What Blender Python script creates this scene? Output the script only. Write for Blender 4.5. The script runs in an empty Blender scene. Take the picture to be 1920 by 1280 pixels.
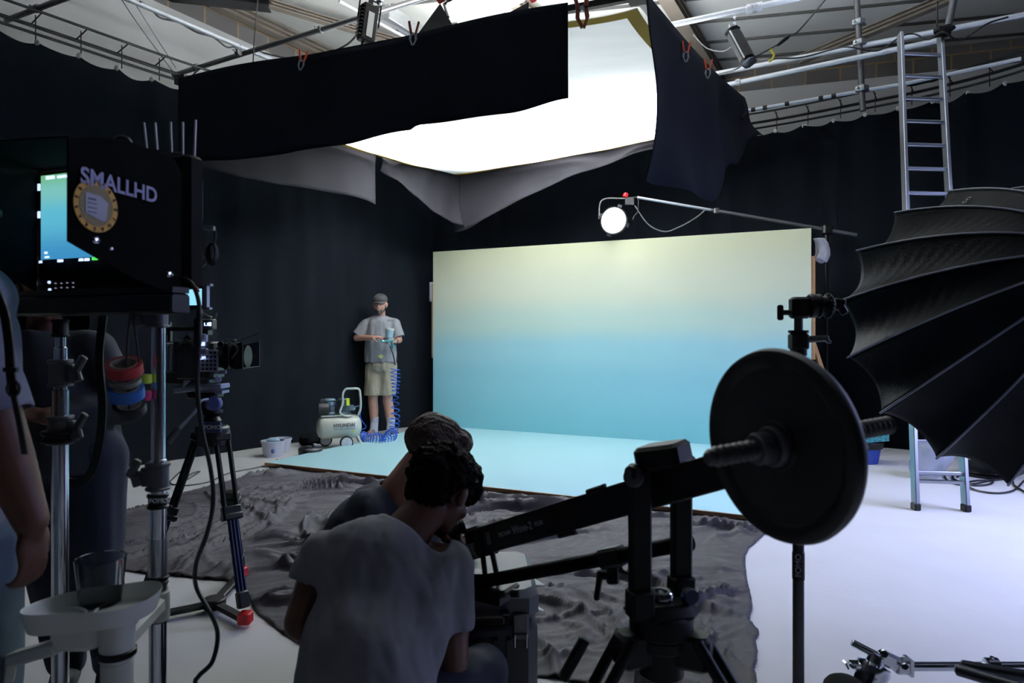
import bpy, bmesh, math, random
from math import sin, cos, pi, radians, sqrt, atan2, hypot
from mathutils import Vector, Matrix, noise, Quaternion
R0 = random.Random(7)
SC = bpy.context.scene
COL = SC.collection
# ------------------------------------------------------------------ camera
F, CX, HV, CH = 1280.0, 960.0, 629.0, 1.25
cam = bpy.data.cameras.new('camera'); co = bpy.data.objects.new('camera', cam); COL.objects.link(co)
cam.sensor_width = 36; cam.lens = 24; cam.shift_y = -11 / 1920
co.location = (0, 0, CH); co.rotation_euler = (pi / 2, 0, 0)
cam.clip_start = .05; cam.clip_end = 100
cam.dof.use_dof = True; cam.dof.focus_distance = 4.5; cam.dof.aperture_fstop = 4.5
SC.camera = co
# ------------------------------------------------------------------ world, lights, exposure
w = bpy.data.worlds.new('world'); SC.world = w; w.use_nodes = True
w.node_tree.nodes['Background'].inputs[0].default_value = (.35, .45, .7, 1)
w.node_tree.nodes['Background'].inputs[1].default_value = .02
vs = SC.view_settings
vs.view_transform = 'Standard'; vs.look = 'None'; vs.exposure = .4; vs.gamma = 1; vs.use_curve_mapping = False
cy = SC.cycles
cy.use_denoising = True
cy.max_bounces = 7; cy.diffuse_bounces = 4; cy.glossy_bounces = 3; cy.transmission_bounces = 6; cy.transparent_max_bounces = 8
cy.sample_clamp_indirect = 4.0
cy.caustics_reflective = False; cy.caustics_refractive = False
def area(name, loc, target, sx, sy, power, color=(1, 1, 1), spread=180):
    l = bpy.data.lights.new(name, 'AREA'); l.shape = 'RECTANGLE'; l.size = sx; l.size_y = sy
    l.energy = power; l.color = color; l.spread = radians(spread)
    o = bpy.data.objects.new(name, l); COL.objects.link(o); o.location = loc
    o.rotation_euler = (Vector(target) - Vector(loc)).to_track_quat('-Z', 'Y').to_euler()
    return o
# assumed, unseen panels above the silk, shining down through it
area('assumed_silk_panel', (.85, 6.75, 3.95), (.75, 6.7, 0), 1.5, .7, 620, (.97, .99, 1.0), 105)
area('assumed_silk_panel', (-.4, 7.2, 3.95), (-.4, 7.15, 0), 1.5, .7, 620, (.97, .99, 1.0), 105)
area('assumed_silk_panel', (-.5, 5.6, 4.2), (-.4, 5.7, 0), 2.2, 1.2, 3, (.92, .97, 1.0), 160)
# area lights added for the spill up over the frame to the roof
area('added_roof_spill', (0, 6.3, 4.0), (0, 6.3, 9), 2.5, 2.0, 135, (1, .98, .95))
area('added_roof_spill', (2.6, 4.8, 3.9), (2.9, 5.3, 9), 1.0, 1.0, 34, (.8, .88, 1))
# assumed daylight from the right: added area light outside the frame, no door
area('assumed_daylight', (5.4, 3.6, 2.1), (2.3, 3.9, -.3), 2.4, 2.6, 112, (.50, .56, 1.0), 120)

# ------------------------------------------------------------------ helpers
def P(u, v, Y): return Vector(((u - CX) / F * Y, Y, CH - (v - HV) / F * Y))
def Pz(u, v, z):
    Y = (CH - z) * F / (v - HV); return P(u, v, Y)
def V(*a): return Vector(a)
MATS = {}
def mat(name, col, rough=.6, metal=0, var=0, scale=8, bump=0, bscale=60, emis=None, estr=0, sheen=0, spec=None, trans=0, ior=1.45, detail=3, coat=0, alpha=None):
    if name in MATS: return MATS[name]
    m = bpy.data.materials.new(name); m.use_nodes = True; MATS[name] = m
    nt = m.node_tree; b = nt.nodes['Principled BSDF']
    def lin(c): return tuple((x / 12.92 if x <= .04045 else ((x + .055) / 1.055) ** 2.4) for x in c)
    c = lin([x / 255 for x in col]) + (1,)
    b.inputs['Base Color'].default_value = c
    b.inputs['Roughness'].default_value = rough; b.inputs['Metallic'].default_value = metal
    if spec is not None: b.inputs['Specular IOR Level'].default_value = spec
    if sheen: b.inputs['Sheen Weight'].default_value = sheen
    if coat: b.inputs['Coat Weight'].default_value = coat
    if trans: b.inputs['Transmission Weight'].default_value = trans; b.inputs['IOR'].default_value = ior
    if alpha is not None: b.inputs['Alpha'].default_value = alpha
    if emis:
        b.inputs['Emission Color'].default_value = lin([x / 255 for x in emis]) + (1,); b.inputs['Emission Strength'].default_value = estr
    tc = nt.nodes.new('ShaderNodeTexCoord')
    n = nt.nodes.new('ShaderNodeTexNoise'); n.inputs['Scale'].default_value = scale; n.inputs['Detail'].default_value = detail
    nt.links.new(tc.outputs['Object'], n.inputs['Vector'])
    v_ = var if var else .06
    mx = nt.nodes.new('ShaderNodeMix'); mx.data_type = 'RGBA'; mx.blend_type = 'MIX'
    mx.inputs[6].default_value = tuple(x * (1 - v_) for x in c[:3]) + (1,); mx.inputs[7].default_value = tuple(min(1, x * (1 + v_)) for x in c[:3]) + (1,)
    nt.links.new(n.outputs[0], mx.inputs[0]); nt.links.new(mx.outputs[2], b.inputs['Base Color'])
    if bump:
        n2 = nt.nodes.new('ShaderNodeTexNoise'); n2.inputs['Scale'].default_value = bscale; n2.inputs['Detail'].default_value = 4
        nt.links.new(tc.outputs['Object'], n2.inputs['Vector'])
        bp = nt.nodes.new('ShaderNodeBump'); bp.inputs['Strength'].default_value = bump; bp.inputs['Distance'].default_value = .02
        nt.links.new(n2.outputs[0], bp.inputs['Height']); nt.links.new(bp.outputs[0], b.inputs['Normal'])
    return m
ORG = {}
def tag(o, label, cat=None, group=None, kind=None):
    if label: o['label'] = label
    if cat: o['category'] = cat
    if group: o['group'] = group
    if kind: o['kind'] = kind
    return o
def thing(name, loc, label, cat, group=None):
    o = bpy.data.objects.new(name, None); COL.objects.link(o); o.location = loc; o.empty_display_size = .05
    ORG[o.name] = Vector(loc); return tag(o, label, cat, group)
def frame_of(d, up=V(0, 0, 1)):
    d = d.normalized()
    if abs(d.dot(up)) > .98: up = V(0, 1, 0)
    x = d.cross(up).normalized(); y = x.cross(d).normalized()
    return x, y, d
def euler(rx=0, ry=0, rz=0): return (Matrix.Rotation(rz, 3, 'Z') @ Matrix.Rotation(ry, 3, 'Y') @ Matrix.Rotation(rx, 3, 'X'))
class G:
    def __init__(s): s.v = []; s.f = []; s.mi = []; s.cur = 0
    def add(s, vs_, fs):
        o = len(s.v); s.v += [Vector(x) for x in vs_]
        for f in fs: s.f.append([i + o for i in f]); s.mi.append(s.cur)
        return s
    def box(s, c, size, M=None, ch=0):
        c = Vector(c); hx, hy, hz = [q / 2 for q in size]
        if ch:  # chamfered along local z edges
            ch = min(ch, hx * .9, hy * .9)
            ring = [(hx - ch, -hy), (hx, -hy + ch), (hx, hy - ch), (hx - ch, hy), (-hx + ch, hy), (-hx, hy - ch), (-hx, -hy + ch), (-hx + ch, -hy)]
            c2 = ch * .7
            vs_ = [(x * (1 - c2 / hx * .9), y * (1 - c2 / hy * .9), -hz) for x, y in ring] + [(x, y, -hz + min(c2, hz * .9)) for x, y in ring] + [(x, y, hz - min(c2, hz * .9)) for x, y in ring] + [(x * (1 - c2 / hx * .9), y * (1 - c2 / hy * .9), hz) for x, y in ring]
            fs = [list(range(7, -1, -1)), list(range(24, 32))]
            for k in range(3):
                for i in range(8): fs.append([k * 8 + i, k * 8 + (i + 1) % 8, (k + 1) * 8 + (i + 1) % 8, (k + 1) * 8 + i])
        else:
            vs_ = [(x, y, z) for z in (-hz, hz) for x, y in ((-hx, -hy), (hx, -hy), (hx, hy), (-hx, hy))]
            fs = [[3, 2, 1, 0], [4, 5, 6, 7], [0, 1, 5, 4], [1, 2, 6, 5], [2, 3, 7, 6], [3, 0, 4, 7]]
        M = M or Matrix.Identity(3)
        return s.add([c + M @ Vector(v) for v in vs_], fs)
    def bar(s, a, b, w, h=None, up=V(0, 0, 1), ch=0):
        a = Vector(a); b = Vector(b); h = h or w
        x, y, d = frame_of(b - a, up); M = Matrix((x, y, d)).transposed()
        return s.box((a + b) / 2, (w, h, (b - a).length), M, ch)
    def tube(s, pts, r, seg=10, closed=False, caps=True):
        pts = [Vector(p) for p in pts]; n = len(pts)
        rs = r if isinstance(r, (list, tuple)) else [r] * n
        rings = []; x = None
        for i in range(n):
            if closed: d = pts[(i + 1) % n] - pts[i - 1]
            elif i == 0: d = pts[1] - pts[0]
            elif i == n - 1: d = pts[-1] - pts[-2]
            else: d = (pts[i + 1] - pts[i]).normalized() + (pts[i] - pts[i - 1]).normalized()
            if d.length < 1e-9: d = V(0, 0, 1)
            d.normalize()
            if x is None: x = frame_of(d)[0]; y = d.cross(x)
            else:
                x = x - d * x.dot(d)
                if x.length < 1e-6: x = frame_of(d)[0]
                x.normalize(); y = d.cross(x)
            rings.append([pts[i] + (x * cos(2 * pi * k / seg) + y * sin(2 * pi * k / seg)) * rs[i] for k in range(seg)])
        vs_ = [p for rg in rings for p in rg]; fs = []
        m = n if closed else n - 1
        for i in range(m):
            j = (i + 1) % n
            for k in range(seg):
                fs.append([i * seg + k, i * seg + (k + 1) % seg, j * seg + (k + 1) % seg, j * seg + k])
        if caps and not closed: fs += [list(range(seg - 1, -1, -1)), [(n - 1) * seg + k for k in range(seg)]]
        return s.add(vs_, fs)
    def cyl(s, a, b, r, r2=None, seg=20, ch=0):
        a = Vector(a); b = Vector(b); r2 = r if r2 is None else r2; L = (b - a).length
        if ch and L > 2.2 * ch:
            d = (b - a) / L
            return s.tube([a, a + d * ch, b - d * ch, b], [max(r - ch, 1e-4), r, r2, max(r2 - ch, 1e-4)], seg)
        return s.tube([a, b], [r, r2], seg)
    def lathe(s, prof, a, d=V(0, 0, 1), seg=28, capa=True, capb=True):
        a = Vector(a); x, y, d = frame_of(Vector(d)); n = len(prof)
        vs_ = [a + d * t + (x * cos(2 * pi * k / seg) + y * sin(2 * pi * k / seg)) * max(r, 1e-4) for t, r in prof for k in range(seg)]
        fs = [[i * seg + k, i * seg + (k + 1) % seg, (i + 1) * seg + (k + 1) % seg, (i + 1) * seg + k] for i in range(n - 1) for k in range(seg)]
        if capa: fs.append(list(range(seg - 1, -1, -1)))
        if capb: fs.append([(n - 1) * seg + k for k in range(seg)])
        return s.add(vs_, fs)
    def ball(s, c, r, M=None, seg=16, rings=10):
        r = (r, r, r) if not isinstance(r, (tuple, list)) else r; M = M or Matrix.Identity(3); c = Vector(c)
        vs_ = [c + M @ Vector((0, 0, -r[2]))]
        for i in range(1, rings):
            t = -pi / 2 + pi * i / rings
            for k in range(seg): vs_.append(c + M @ Vector((r[0] * cos(t) * cos(2 * pi * k / seg), r[1] * cos(t) * sin(2 * pi * k / seg), r[2] * sin(t))))
        vs_.append(c + M @ Vector((0, 0, r[2])))
        fs = [[0, 1 + (k + 1) % seg, 1 + k] for k in range(seg)]
        for i in range(rings - 2):
            for k in range(seg): fs.append([1 + i * seg + k, 1 + i * seg + (k + 1) % seg, 1 + (i + 1) * seg + (k + 1) % seg, 1 + (i + 1) * seg + k])
        l = len(vs_) - 1; o = 1 + (rings - 2) * seg
        fs += [[l, o + k, o + (k + 1) % seg] for k in range(seg)]
        return s.add(vs_, fs)
    def grid(s, fn, nu, nv, keep=None):
        vs_ = [fn(i / nu, j / nv) for j in range(nv + 1) for i in range(nu + 1)]
        fs = []
        for j in range(nv):
            for i in range(nu):
                if keep and not keep((i + .5) / nu, (j + .5) / nv): continue
                a = j * (nu + 1) + i; fs.append([a, a + 1, a + nu + 2, a + nu + 1])
        return s.add(vs_, fs)
    def prism(s, poly, a, b):  # poly: list of 3D points, extruded by a..b vectors
        n = len(poly); poly = [Vector(p) for p in poly]
        vs_ = [p + Vector(a) for p in poly] + [p + Vector(b) for p in poly]
        fs = [list(range(n - 1, -1, -1)), list(range(n, 2 * n))] + [[i, (i + 1) % n, (i + 1) % n + n, i + n] for i in range(n)]
        return s.add(vs_, fs)
    def build(s, name, m, parent=None, smooth=None, bevel=0, loc=None, solid=0, sub=0, label=None):
        org = ORG[parent.name] if parent else Vector(loc if loc is not None else (0, 0, 0))
        me = bpy.data.meshes.new(name); me.from_pydata([v - org for v in s.v], [], s.f)
        ms = m if isinstance(m, (list, tuple)) else [m]
        for q in ms: me.materials.append(q)
        if len(ms) > 1: me.polygons.foreach_set('material_index', s.mi)
        me.update()
        bm = bmesh.new(); bm.from_mesh(me)
        loose = [v for v in bm.verts if not v.link_faces]
        if loose: bmesh.ops.delete(bm, geom=loose, context='VERTS')
        bmesh.ops.recalc_face_normals(bm, faces=bm.faces); bm.to_mesh(me); bm.free()
        o = bpy.data.objects.new(name, me); COL.objects.link(o); ORG[o.name] = org
        if parent: o.parent = parent
        else: o.location = org
        if smooth is not None:
            me.shade_smooth() if smooth >= 180 else me.set_sharp_from_angle(angle=radians(smooth))
            if smooth < 180: pass
        if bevel:
            b = o.modifiers.new('bevel', 'BEVEL'); b.width = bevel; b.segments = 2; b.limit_method = 'ANGLE'; b.angle_limit = radians(40); b.harden_normals = False
        if solid: q = o.modifiers.new('solid', 'SOLIDIFY'); q.thickness = solid; q.offset = 0
        if sub: q = o.modifiers.new('sub', 'SUBSURF'); q.levels = sub; q.render_levels = sub
        if label: o['label'] = label
        return o
def S(o, ang=40):  # smooth by angle
    me = o.data
    me.polygons.foreach_set('use_smooth', [True] * len(me.polygons)); me.update()
    me.set_sharp_from_angle(angle=radians(ang)); return o
def one(g, name, m, label, cat, group=None, loc=None, kind=None, **k):
    if loc is None:
        n = len(g.v); loc = (sum(v.x for v in g.v) / n, sum(v.y for v in g.v) / n, min(v.z for v in g.v))
    return tag(S(g.build(name, m, None, loc=loc, **k)), label, cat, group, kind)
def part(g, name, m, parent, **k): return S(g.build(name, m, parent, **k))
def struct(g, name, m): return tag(g.build(name, m), None, None, None, 'structure')
def copy_tree(o, loc=None, rot=None, parent=None, label=None, group=None):
    c = o.copy(); COL.objects.link(c); c.parent = parent
    if loc is not None: c.location = loc
    if rot is not None: c.rotation_euler = rot
    if label: c['label'] = label
    if group: c['group'] = group
    for ch in list(o.children): copy_tree(ch, parent=c)
    return c
def cat_rom(pts, n=8):
    pts = [Vector(p) for p in pts]; out = []
    q = [pts[0] * 2 - pts[1]] + pts + [pts[-1] * 2 - pts[-2]]
    for i in range(1, len(q) - 2):
        a, b, c, d = q[i - 1], q[i], q[i + 1], q[i + 2]
        for k in range(n):
            t = k / n
            out.append(.5 * ((2 * b) + (c - a) * t + (2 * a - 5 * b + 4 * c - d) * t * t + (3 * b - a - 3 * c + d) * t ** 3))
    return out + [pts[-1]]
def lettering(name, body, c, ex, ey, size, m, parent, depth=.0012, align='CENTER', bold=0, shear=0):
    cu = bpy.data.curves.new(name, 'FONT'); cu.body = body; cu.size = size; cu.extrude = depth; cu.align_x = align; cu.align_y = 'CENTER'; cu.offset = bold; cu.shear = shear
    t = bpy.data.objects.new(name, cu); COL.objects.link(t)
    bpy.context.view_layer.update()
    me = bpy.data.meshes.new_from_object(t.evaluated_get(bpy.context.evaluated_depsgraph_get()))
    bpy.data.objects.remove(t)
    ex = Vector(ex).normalized(); ey = Vector(ey); ey = (ey - ex * ey.dot(ex)).normalized(); ez = ex.cross(ey)
    org = ORG[parent.name]
    M = Matrix((ex, ey, ez)).transposed().to_4x4(); M.translation = Vector(c) - org
    me.transform(M); me.materials.clear(); me.materials.append(m)
    o = bpy.data.objects.new(name, me); COL.objects.link(o); o.parent = parent; ORG[o.name] = org
    return o
def pip(x, y, poly):
    r = False; n = len(poly); j = n - 1
    for i in range(n):
        xi, yi = poly[i]; xj, yj = poly[j]
        if (yi > y) != (yj > y) and x < (xj - xi) * (y - yi) / (yj - yi) + xi: r = not r
        j = i
    return r
def ss(x, a=0, b=1):
    t = max(0, min(1, (x - a) / (b - a))); return t * t * (3 - 2 * t)

# ------------------------------------------------------------------ materials
black = mat('black_paint', (9, 9, 11), .5, spec=.25)
blackmatte = mat('black_matte', (8, 9, 11), .9, spec=.03)
blackplastic = mat('black_plastic', (13, 14, 17), .5, spec=.35)
rubber = mat('rubber', (16, 16, 18), .75)
curtain_m = mat('curtain_fabric', (6, 8, 12), .95, sheen=0, var=.15, scale=3, bump=.15, bscale=400, spec=.03)
skirt_m = mat('skirt_fabric', (14, 17, 27), .95, var=.15, scale=3, bump=.15, bscale=300, spec=.1)
chrome = mat('chrome', (200, 204, 210), .16, 1)
alu = mat('aluminium', (170, 175, 185), .35, 1)
galv = mat('galvanised_steel', (165, 168, 172), .42, 1, var=.2, scale=30)
scaf = mat('scaffold_tube', (188, 192, 200), .38, .3, var=.15, scale=20)
steel_d = mat('dull_steel', (95, 95, 98), .5, .8, var=.2, scale=12)
white_p = mat('white_plastic', (215, 216, 212), .45)
orange_m = mat('orange_grip', (200, 75, 25), .5)
red_m = mat('red_plastic', (185, 22, 28), .45)
cable_m = mat('cable_rubber', (17, 17, 20), .6)
wood_m = mat('raw_timber', (196, 150, 105), .7, var=.2, scale=20)
white_letter = mat('white_lettering', (215, 215, 225), .6)
blue_m = mat('blue_hose', (24, 74, 170), .4)

# ------------------------------------------------------------------ setting
def wall_mat(name, col, brick=False):
    m = mat(name, col, .85, var=.08, scale=2.5, bump=.1, bscale=30)
    return m
white_wall = wall_mat('painted_white_wall', (196, 197, 198))
def brick_mat():
    m = mat('block_brick', (105, 100, 96), .9); nt = m.node_tree; b = nt.nodes['Principled BSDF']
    tc = nt.nodes.new('ShaderNodeUVMap'); br = nt.nodes.new('ShaderNodeTexBrick')
    br.inputs['Scale'].default_value = 1; br.inputs['Brick Width'].default_value = .45; br.inputs['Row Height'].default_value = .225; br.inputs['Mortar Size'].default_value = .012
    br.inputs['Color1'].default_value = (.13, .125, .125, 1); br.inputs['Color2'].default_value = (.075, .07, .07, 1); br.inputs['Mortar'].default_value = (.25, .17, .09, 1)
    nt.links.new(tc.outputs[0], br.inputs['Vector']); nt.links.new(br.outputs[0], b.inputs['Base Color'])
    return m
brick_m = brick_mat()
floor_m = mat('painted_concrete', (218, 217, 214), .6, var=.07, scale=3, bump=.06, bscale=25, detail=8)
def add_scuffs(m):
    nt = m.node_tree; b = nt.nodes['Principled BSDF']
    tc = nt.nodes.new('ShaderNodeTexCoord'); mp = nt.nodes.new('ShaderNodeMapping'); mp.inputs['Scale'].default_value = (6, 14, 1)
    n = nt.nodes.new('ShaderNodeTexNoise'); n.inputs['Scale'].default_value = 1.0; n.inputs['Detail'].default_value = 10; n.inputs['Roughness'].default_value = .75
    cr = nt.nodes.new('ShaderNodeValToRGB'); cr.color_ramp.elements[0].position = .68; cr.color_ramp.elements[1].position = .78
    cr.color_ramp.elements[0].color = (1, 1, 1, 1); cr.color_ramp.elements[1].color = (.72, .70, .67, 1)
    mx = nt.nodes.new('ShaderNodeMix'); mx.data_type = 'RGBA'; mx.blend_type = 'MULTIPLY'; mx.inputs[0].default_value = 1
    src = b.inputs['Base Color'].links[0].from_socket
    nt.links.new(tc.outputs['Object'], mp.inputs[0]); nt.links.new(mp.outputs[0], n.inputs['Vector']); nt.links.new(n.outputs[0], cr.inputs[0])
    nt.links.new(src, mx.inputs[6]); nt.links.new(cr.outputs[0], mx.inputs[7]); nt.links.new(mx.outputs[2], b.inputs['Base Color'])
add_scuffs(floor_m)
ZC = 5.12; ZB = 4.80
WLc = V(-1.41, 11.47, 0); WLn = WLc + V(-.491, .871, 0) * -1 * 0 + V(-.491, -.871, 0) * 14.6
WRc = WLc + V(.951, -.307, 0) * 9.6; WRn = WRc + V(-.307, -.951, 0) * 12.3
poly = [WLn, WLc, WRc, WRn]
g = G(); g.prism(poly, (0, 0, -.12), (0, 0, 0)); struct(g, 'floor', floor_m)
ceil_m = mat('roof_lining', (212, 213, 210), .7, var=.05, scale=1.5)
g = G(); g.prism(poly, (0, 0, ZC), (0, 0, ZC + .1)); struct(g, 'ceiling', ceil_m)
def wall(name, a, b, outn, z0, z1, m, t=.15, uv=False):
    g = G(); a = Vector(a); b = Vector(b); o = Vector(outn).normalized() * t
    g.prism([a + V(0, 0, z0), b + V(0, 0, z0), b + V(0, 0, z1), a + V(0, 0, z1)], (0, 0, 0), o)
    ob = struct(g, name, m)
    if uv:
        me = ob.data; l = me.uv_layers.new(name='UVMap'); d = (b - a).normalized()
        for lp in me.loops:
            c = me.vertices[lp.vertex_index].co; l.data[lp.index].uv = ((c - a).dot(d), c.z - .05)
    return ob
nl = V(-.871, .491, 0); nb = V(.307, .951, 0); nr = V(.951, -.307, 0)
dark_wall = mat('dark_wall_paint', (35, 36, 40), .9)
wall('wall_left', WLn, WLc, nl, 0, ZB, white_wall)
wall('wall_left_upper', WLn, WLc, nl, ZB, ZC, brick_m, uv=True)
wall('wall_back', WLc, WRc, nb, 0, ZB, white_wall)
wall('wall_back_upper', WLc, WRc, nb, ZB, ZC, brick_m, uv=True)
wall('wall_right', WRc, WRn, nr, 0, ZC, dark_wall)
wall('wall_front', WRn, WLn, V(-.05, -1, 0), 0, ZC, dark_wall)
# roof lining seams and beams
seam_m = mat('seam_strip', (60, 60, 58), .8)
def beam(p, q, w_, h_, name, m, label, cat, group=None, ch=0):
    g = G(); g.bar(p, q, w_, h_, ch=ch); return one(g, name, m, label, cat, group, loc=(Vector(p) + Vector(q)) / 2)
g = G()
sd = V(.975, -.22, 0)
base = Pz(1500, 62, ZC)
for k in range(-7, 9):
    c = base + V(.22, .975, 0) * (k * .62)
    g.bar(c - sd * 5 + V(0, 0, -.012), c + sd * 5 + V(0, 0, -.012), .03, .03)
# keep seams inside the room
struct(g, 'trim_1', seam_m)
# ------------------------------------------------------------------ black curtain on its track
track_px = [(-4.2 - .565 * 4.6, 5.6 - .825 * 4.6 * 1.02), (-4.2, 5.6), (-3.31, 6.95), (-1.9, 8.75), (-1.15, 9.6), (-.7, 9.93), (-.1, 9.85), (1.4, 9.25), (2.98, 8.5), (4.07, 7.67), (4.53, 7.25), (4.92, 6.7), (5.35, 5.7), (5.45, 4.9)]
track = cat_rom([V(x, y, 0) for x, y in track_px], 10)
def resample(pts, step):
    out = [pts[0].copy()]; acc = 0
    for a, b in zip(pts, pts[1:]):
        L = (b - a).length; t = step - acc
        while t <= L: out.append(a.lerp(b, t / L)); t += step
        acc = (acc + L) % step if L else acc
        acc = L - (t - step)
    return out
tr = resample(track, .03)
def nrm(pts, i):
    a = pts[max(0, i - 2)]; b = pts[min(len(pts) - 1, i + 2)]; d = (b - a).normalized(); return V(-d.y, d.x, 0)
TZ = 3.80
RING = 11  # a ring every 11 steps
NV = 46
# two drapes: left one and back one, split in the hidden corner
split = min(range(len(tr)), key=lambda i: (tr[i] - V(-.1, 9.85, 0)).length)
def drape(i0, i1, name, label, top):
    g = G(); n = i1 - i0
    def fn(u, v):
        i = i0 + round(u * n); p = tr[i]; nn = nrm(tr, i); z = v
        ph = i * .03
        amp = .028 + .035 * v * noise.noise(V(ph * .7, v * 1.5, 3))
        off = amp * sin(ph * 2 * pi / .42 + 2.2 * noise.noise(V(ph * 1.3, v * .8, 0))) + .03 * noise.noise(V(ph * 3.1, v * 2, 9))
        sc = abs(sin(pi * (i - i0) / RING)); dp = .06 if p.x < -1 else .045
        zt = top - .045 - dp * sc ** .8 * (.75 + .5 * noise.noise(V(i // RING * 3.7, 1, 2))) + .02 * noise.noise(V(ph, 0, 5))
        q = p - nn * (off * (1 - .6 * (1 - v))) ; q.z = .004 + (zt - .004) * (1 - (1 - v)) if v > 0 else .004
        q.z = .004 + (zt - .004) * v
        return q
    g.grid(fn, n, NV)
    o = S(g.build(name, curtain_m, None, loc=tr[(i0 + i1) // 2]), 180)
    tag(o, label, 'curtain'); return o
cl = drape(0, split, 'stage_curtain', 'black floor-length curtain on the left side behind the painter and camera', TZ)
cb = drape(split, len(tr) - 1, 'stage_curtain', 'black floor-length curtain across the back behind the painted backdrop and ladder', TZ - .0)
ring_m = mat('white_ring', (190, 190, 185), .5)
def rings(i0, i1, parent):
    for i in range(i0, i1, RING):
        p = tr[i] + V(0, 0, TZ - .055)
        u = CX + F * p.x / p.y if p.y > 1 else -999
        if p.y > 4.5 and (-60 < u < 400 or 1380 < u < 1990):
            g = G(); g.lathe([(-.006, .02), (0, .027), (.006, .02)], p - nrm(tr, i) * -.0 + V(0, -.03, 0), V(0, 1, 0), seg=10)
            part(g, 'eyelet', ring_m, parent)
rings(0, split, cl); rings(split, len(tr) - 1, cb)
# curtain track: three rails joined by hangers
def track_rail(i0, i1, label):
    root = thing('curtain_track', tr[(i0 + i1) // 2] + V(0, 0, TZ), label, 'curtain track')
    for k, (dz, dn, r) in enumerate([(.0, .0, .013), (.10, .10, .017), (.15, -.12, .012)]):
        g = G(); g.tube([tr[i] + nrm(tr, i) * dn + V(0, 0, TZ + dz + .02) for i in range(i0, i1, 6)], r, 6); part(g, 'rail', black, root)
    g = G()
    for i in range(i0, i1, 12):
        p = tr[i]; n_ = nrm(tr, i)
        g.bar(p + n_ * .10 + V(0, 0, TZ + .12), p - n_ * .12 + V(0, 0, TZ + .17), .006, .012)
        g.bar(p + V(0, 0, TZ - .04), p + V(0, 0, TZ + .18), .007, .007)
    o = part(g, 'hanger', black, root); o['kind'] = 'stuff'
    return root
iL = min(range(len(tr)), key=lambda i: (tr[i] - V(-1.0, 9.7, 0)).length)
track_rail(20, iL, 'black three-rail curtain track above the left curtain')
track_rail(iL + 60, len(tr) - 4, 'black three-rail curtain track curving above the back curtain behind the ladder')

# ------------------------------------------------------------------ painted backdrop wall and floor
BL = V(-1.057, 9.14, 0); BR = V(3.116, 7.11, 0); bd = (BR - BL).normalized(); bn = V(bd.y, -bd.x, 0)  # bn towards camera
if bn.y > 0: bn = -bn
def gradient_mat(name, z0, z1, stops, noisy=.012, axis=2, rough=.8):
    m = mat(name, (200, 220, 210), rough); nt = m.node_tree; b = nt.nodes['Principled BSDF']
    tc = nt.nodes.new('ShaderNodeTexCoord'); sp = nt.nodes.new('ShaderNodeSeparateXYZ'); mr = nt.nodes.new('ShaderNodeMapRange')
    mr.inputs[1].default_value = z0; mr.inputs[2].default_value = z1
    n = nt.nodes.new('ShaderNodeTexNoise'); n.inputs['Scale'].default_value = 1.2; n.inputs['Detail'].default_value = 2
    ad = nt.nodes.new('ShaderNodeMath'); ad.operation = 'MULTIPLY_ADD'; ad.inputs[1].default_value = .06; 
    ad2 = nt.nodes.new('ShaderNodeMath'); ad2.operation = 'SUBTRACT'; ad2.inputs[1].default_value = .03
    cr = nt.nodes.new('ShaderNodeValToRGB'); cr.color_ramp.interpolation = 'EASE'
    els = cr.color_ramp.elements
    while len(els) > 1: els.remove(els[-1])
    def lin(x): x /= 255; return x / 12.92 if x <= .04045 else ((x + .055) / 1.055) ** 2.4
    els[0].position = stops[0][0]; els[0].color = tuple(lin(x) for x in stops[0][1]) + (1,)
    for p_, c_ in stops[1:]: e = els.new(p_); e.color = tuple(lin(x) for x in c_) + (1,)
    nt.links.new(tc.outputs['Object'], sp.inputs[0]); nt.links.new(sp.outputs[axis], mr.inputs[0]); nt.links.new(tc.outputs['Object'], n.inputs['Vector'])
    nt.links.new(n.outputs[0], ad.inputs[0]); nt.links.new(mr.outputs[0], ad.inputs[2]); nt.links.new(ad.outputs[0], ad2.inputs[0]); nt.links.new(ad2.outputs[0], cr.inputs[0]); nt.links.new(cr.outputs[0], b.inputs['Base Color'])
    return m
paint_m = gradient_mat('airbrushed_gradient', 0, 2.37, [(0, (138, 202, 212)), (.3, (158, 214, 226)), (.46, (176, 224, 232)), (.6, (212, 234, 220)), (.76, (236, 238, 212)), (1, (232, 230, 192))])
bw = thing('painted_backdrop', (BL + BR) / 2, 'large backdrop wall painted in a yellow to blue gradient', 'backdrop')
g = G()
def wn(u, v):
    p = BL.lerp(BR, u) + V(0, 0, 2.37 * v); return p
g.prism([BL + V(0, 0, .02), BR + V(0, 0, .02), BR + V(0, 0, 2.37), BL + V(0, 0, 2.37)], (0, 0, 0), -bn * .02)
part(g, 'panel', paint_m, bw)
for (s_, side) in ((0, -1), (1, 1)):
    e = BL if s_ == 0 else BR
    g = G(); z0, z1 = (.95, 1.95) if s_ == 0 else (1.0, 2.08)
    c = e - bn * .07 + bd * side * .012
    g.box(c + V(0, 0, (z0 + z1) / 2), (.05, .09, z1 - z0), Matrix((bd, -bn, V(0, 0, 1))).transposed())
    part(g, 'timber_upright', wood_m, bw)
for k in range(5):
    g = G(); e = BL.lerp(BR, k / 4 * .96 + .02) - bn * .065; g.box(e + V(0, 0, 1.17), (.05, .08, 2.3), Matrix((bd, -bn, V(0, 0, 1))).transposed()); part(g, 'stud', wood_m, bw)
g = G()
e = BR - bn * .6
g.bar(BR - bn * .1 - bd * .02 + V(0, 0, 1.3), BR + bd * .35 - bn * .25 + V(0, 0, .02), .05, .035); part(g, 'brace', wood_m, bw)
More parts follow.
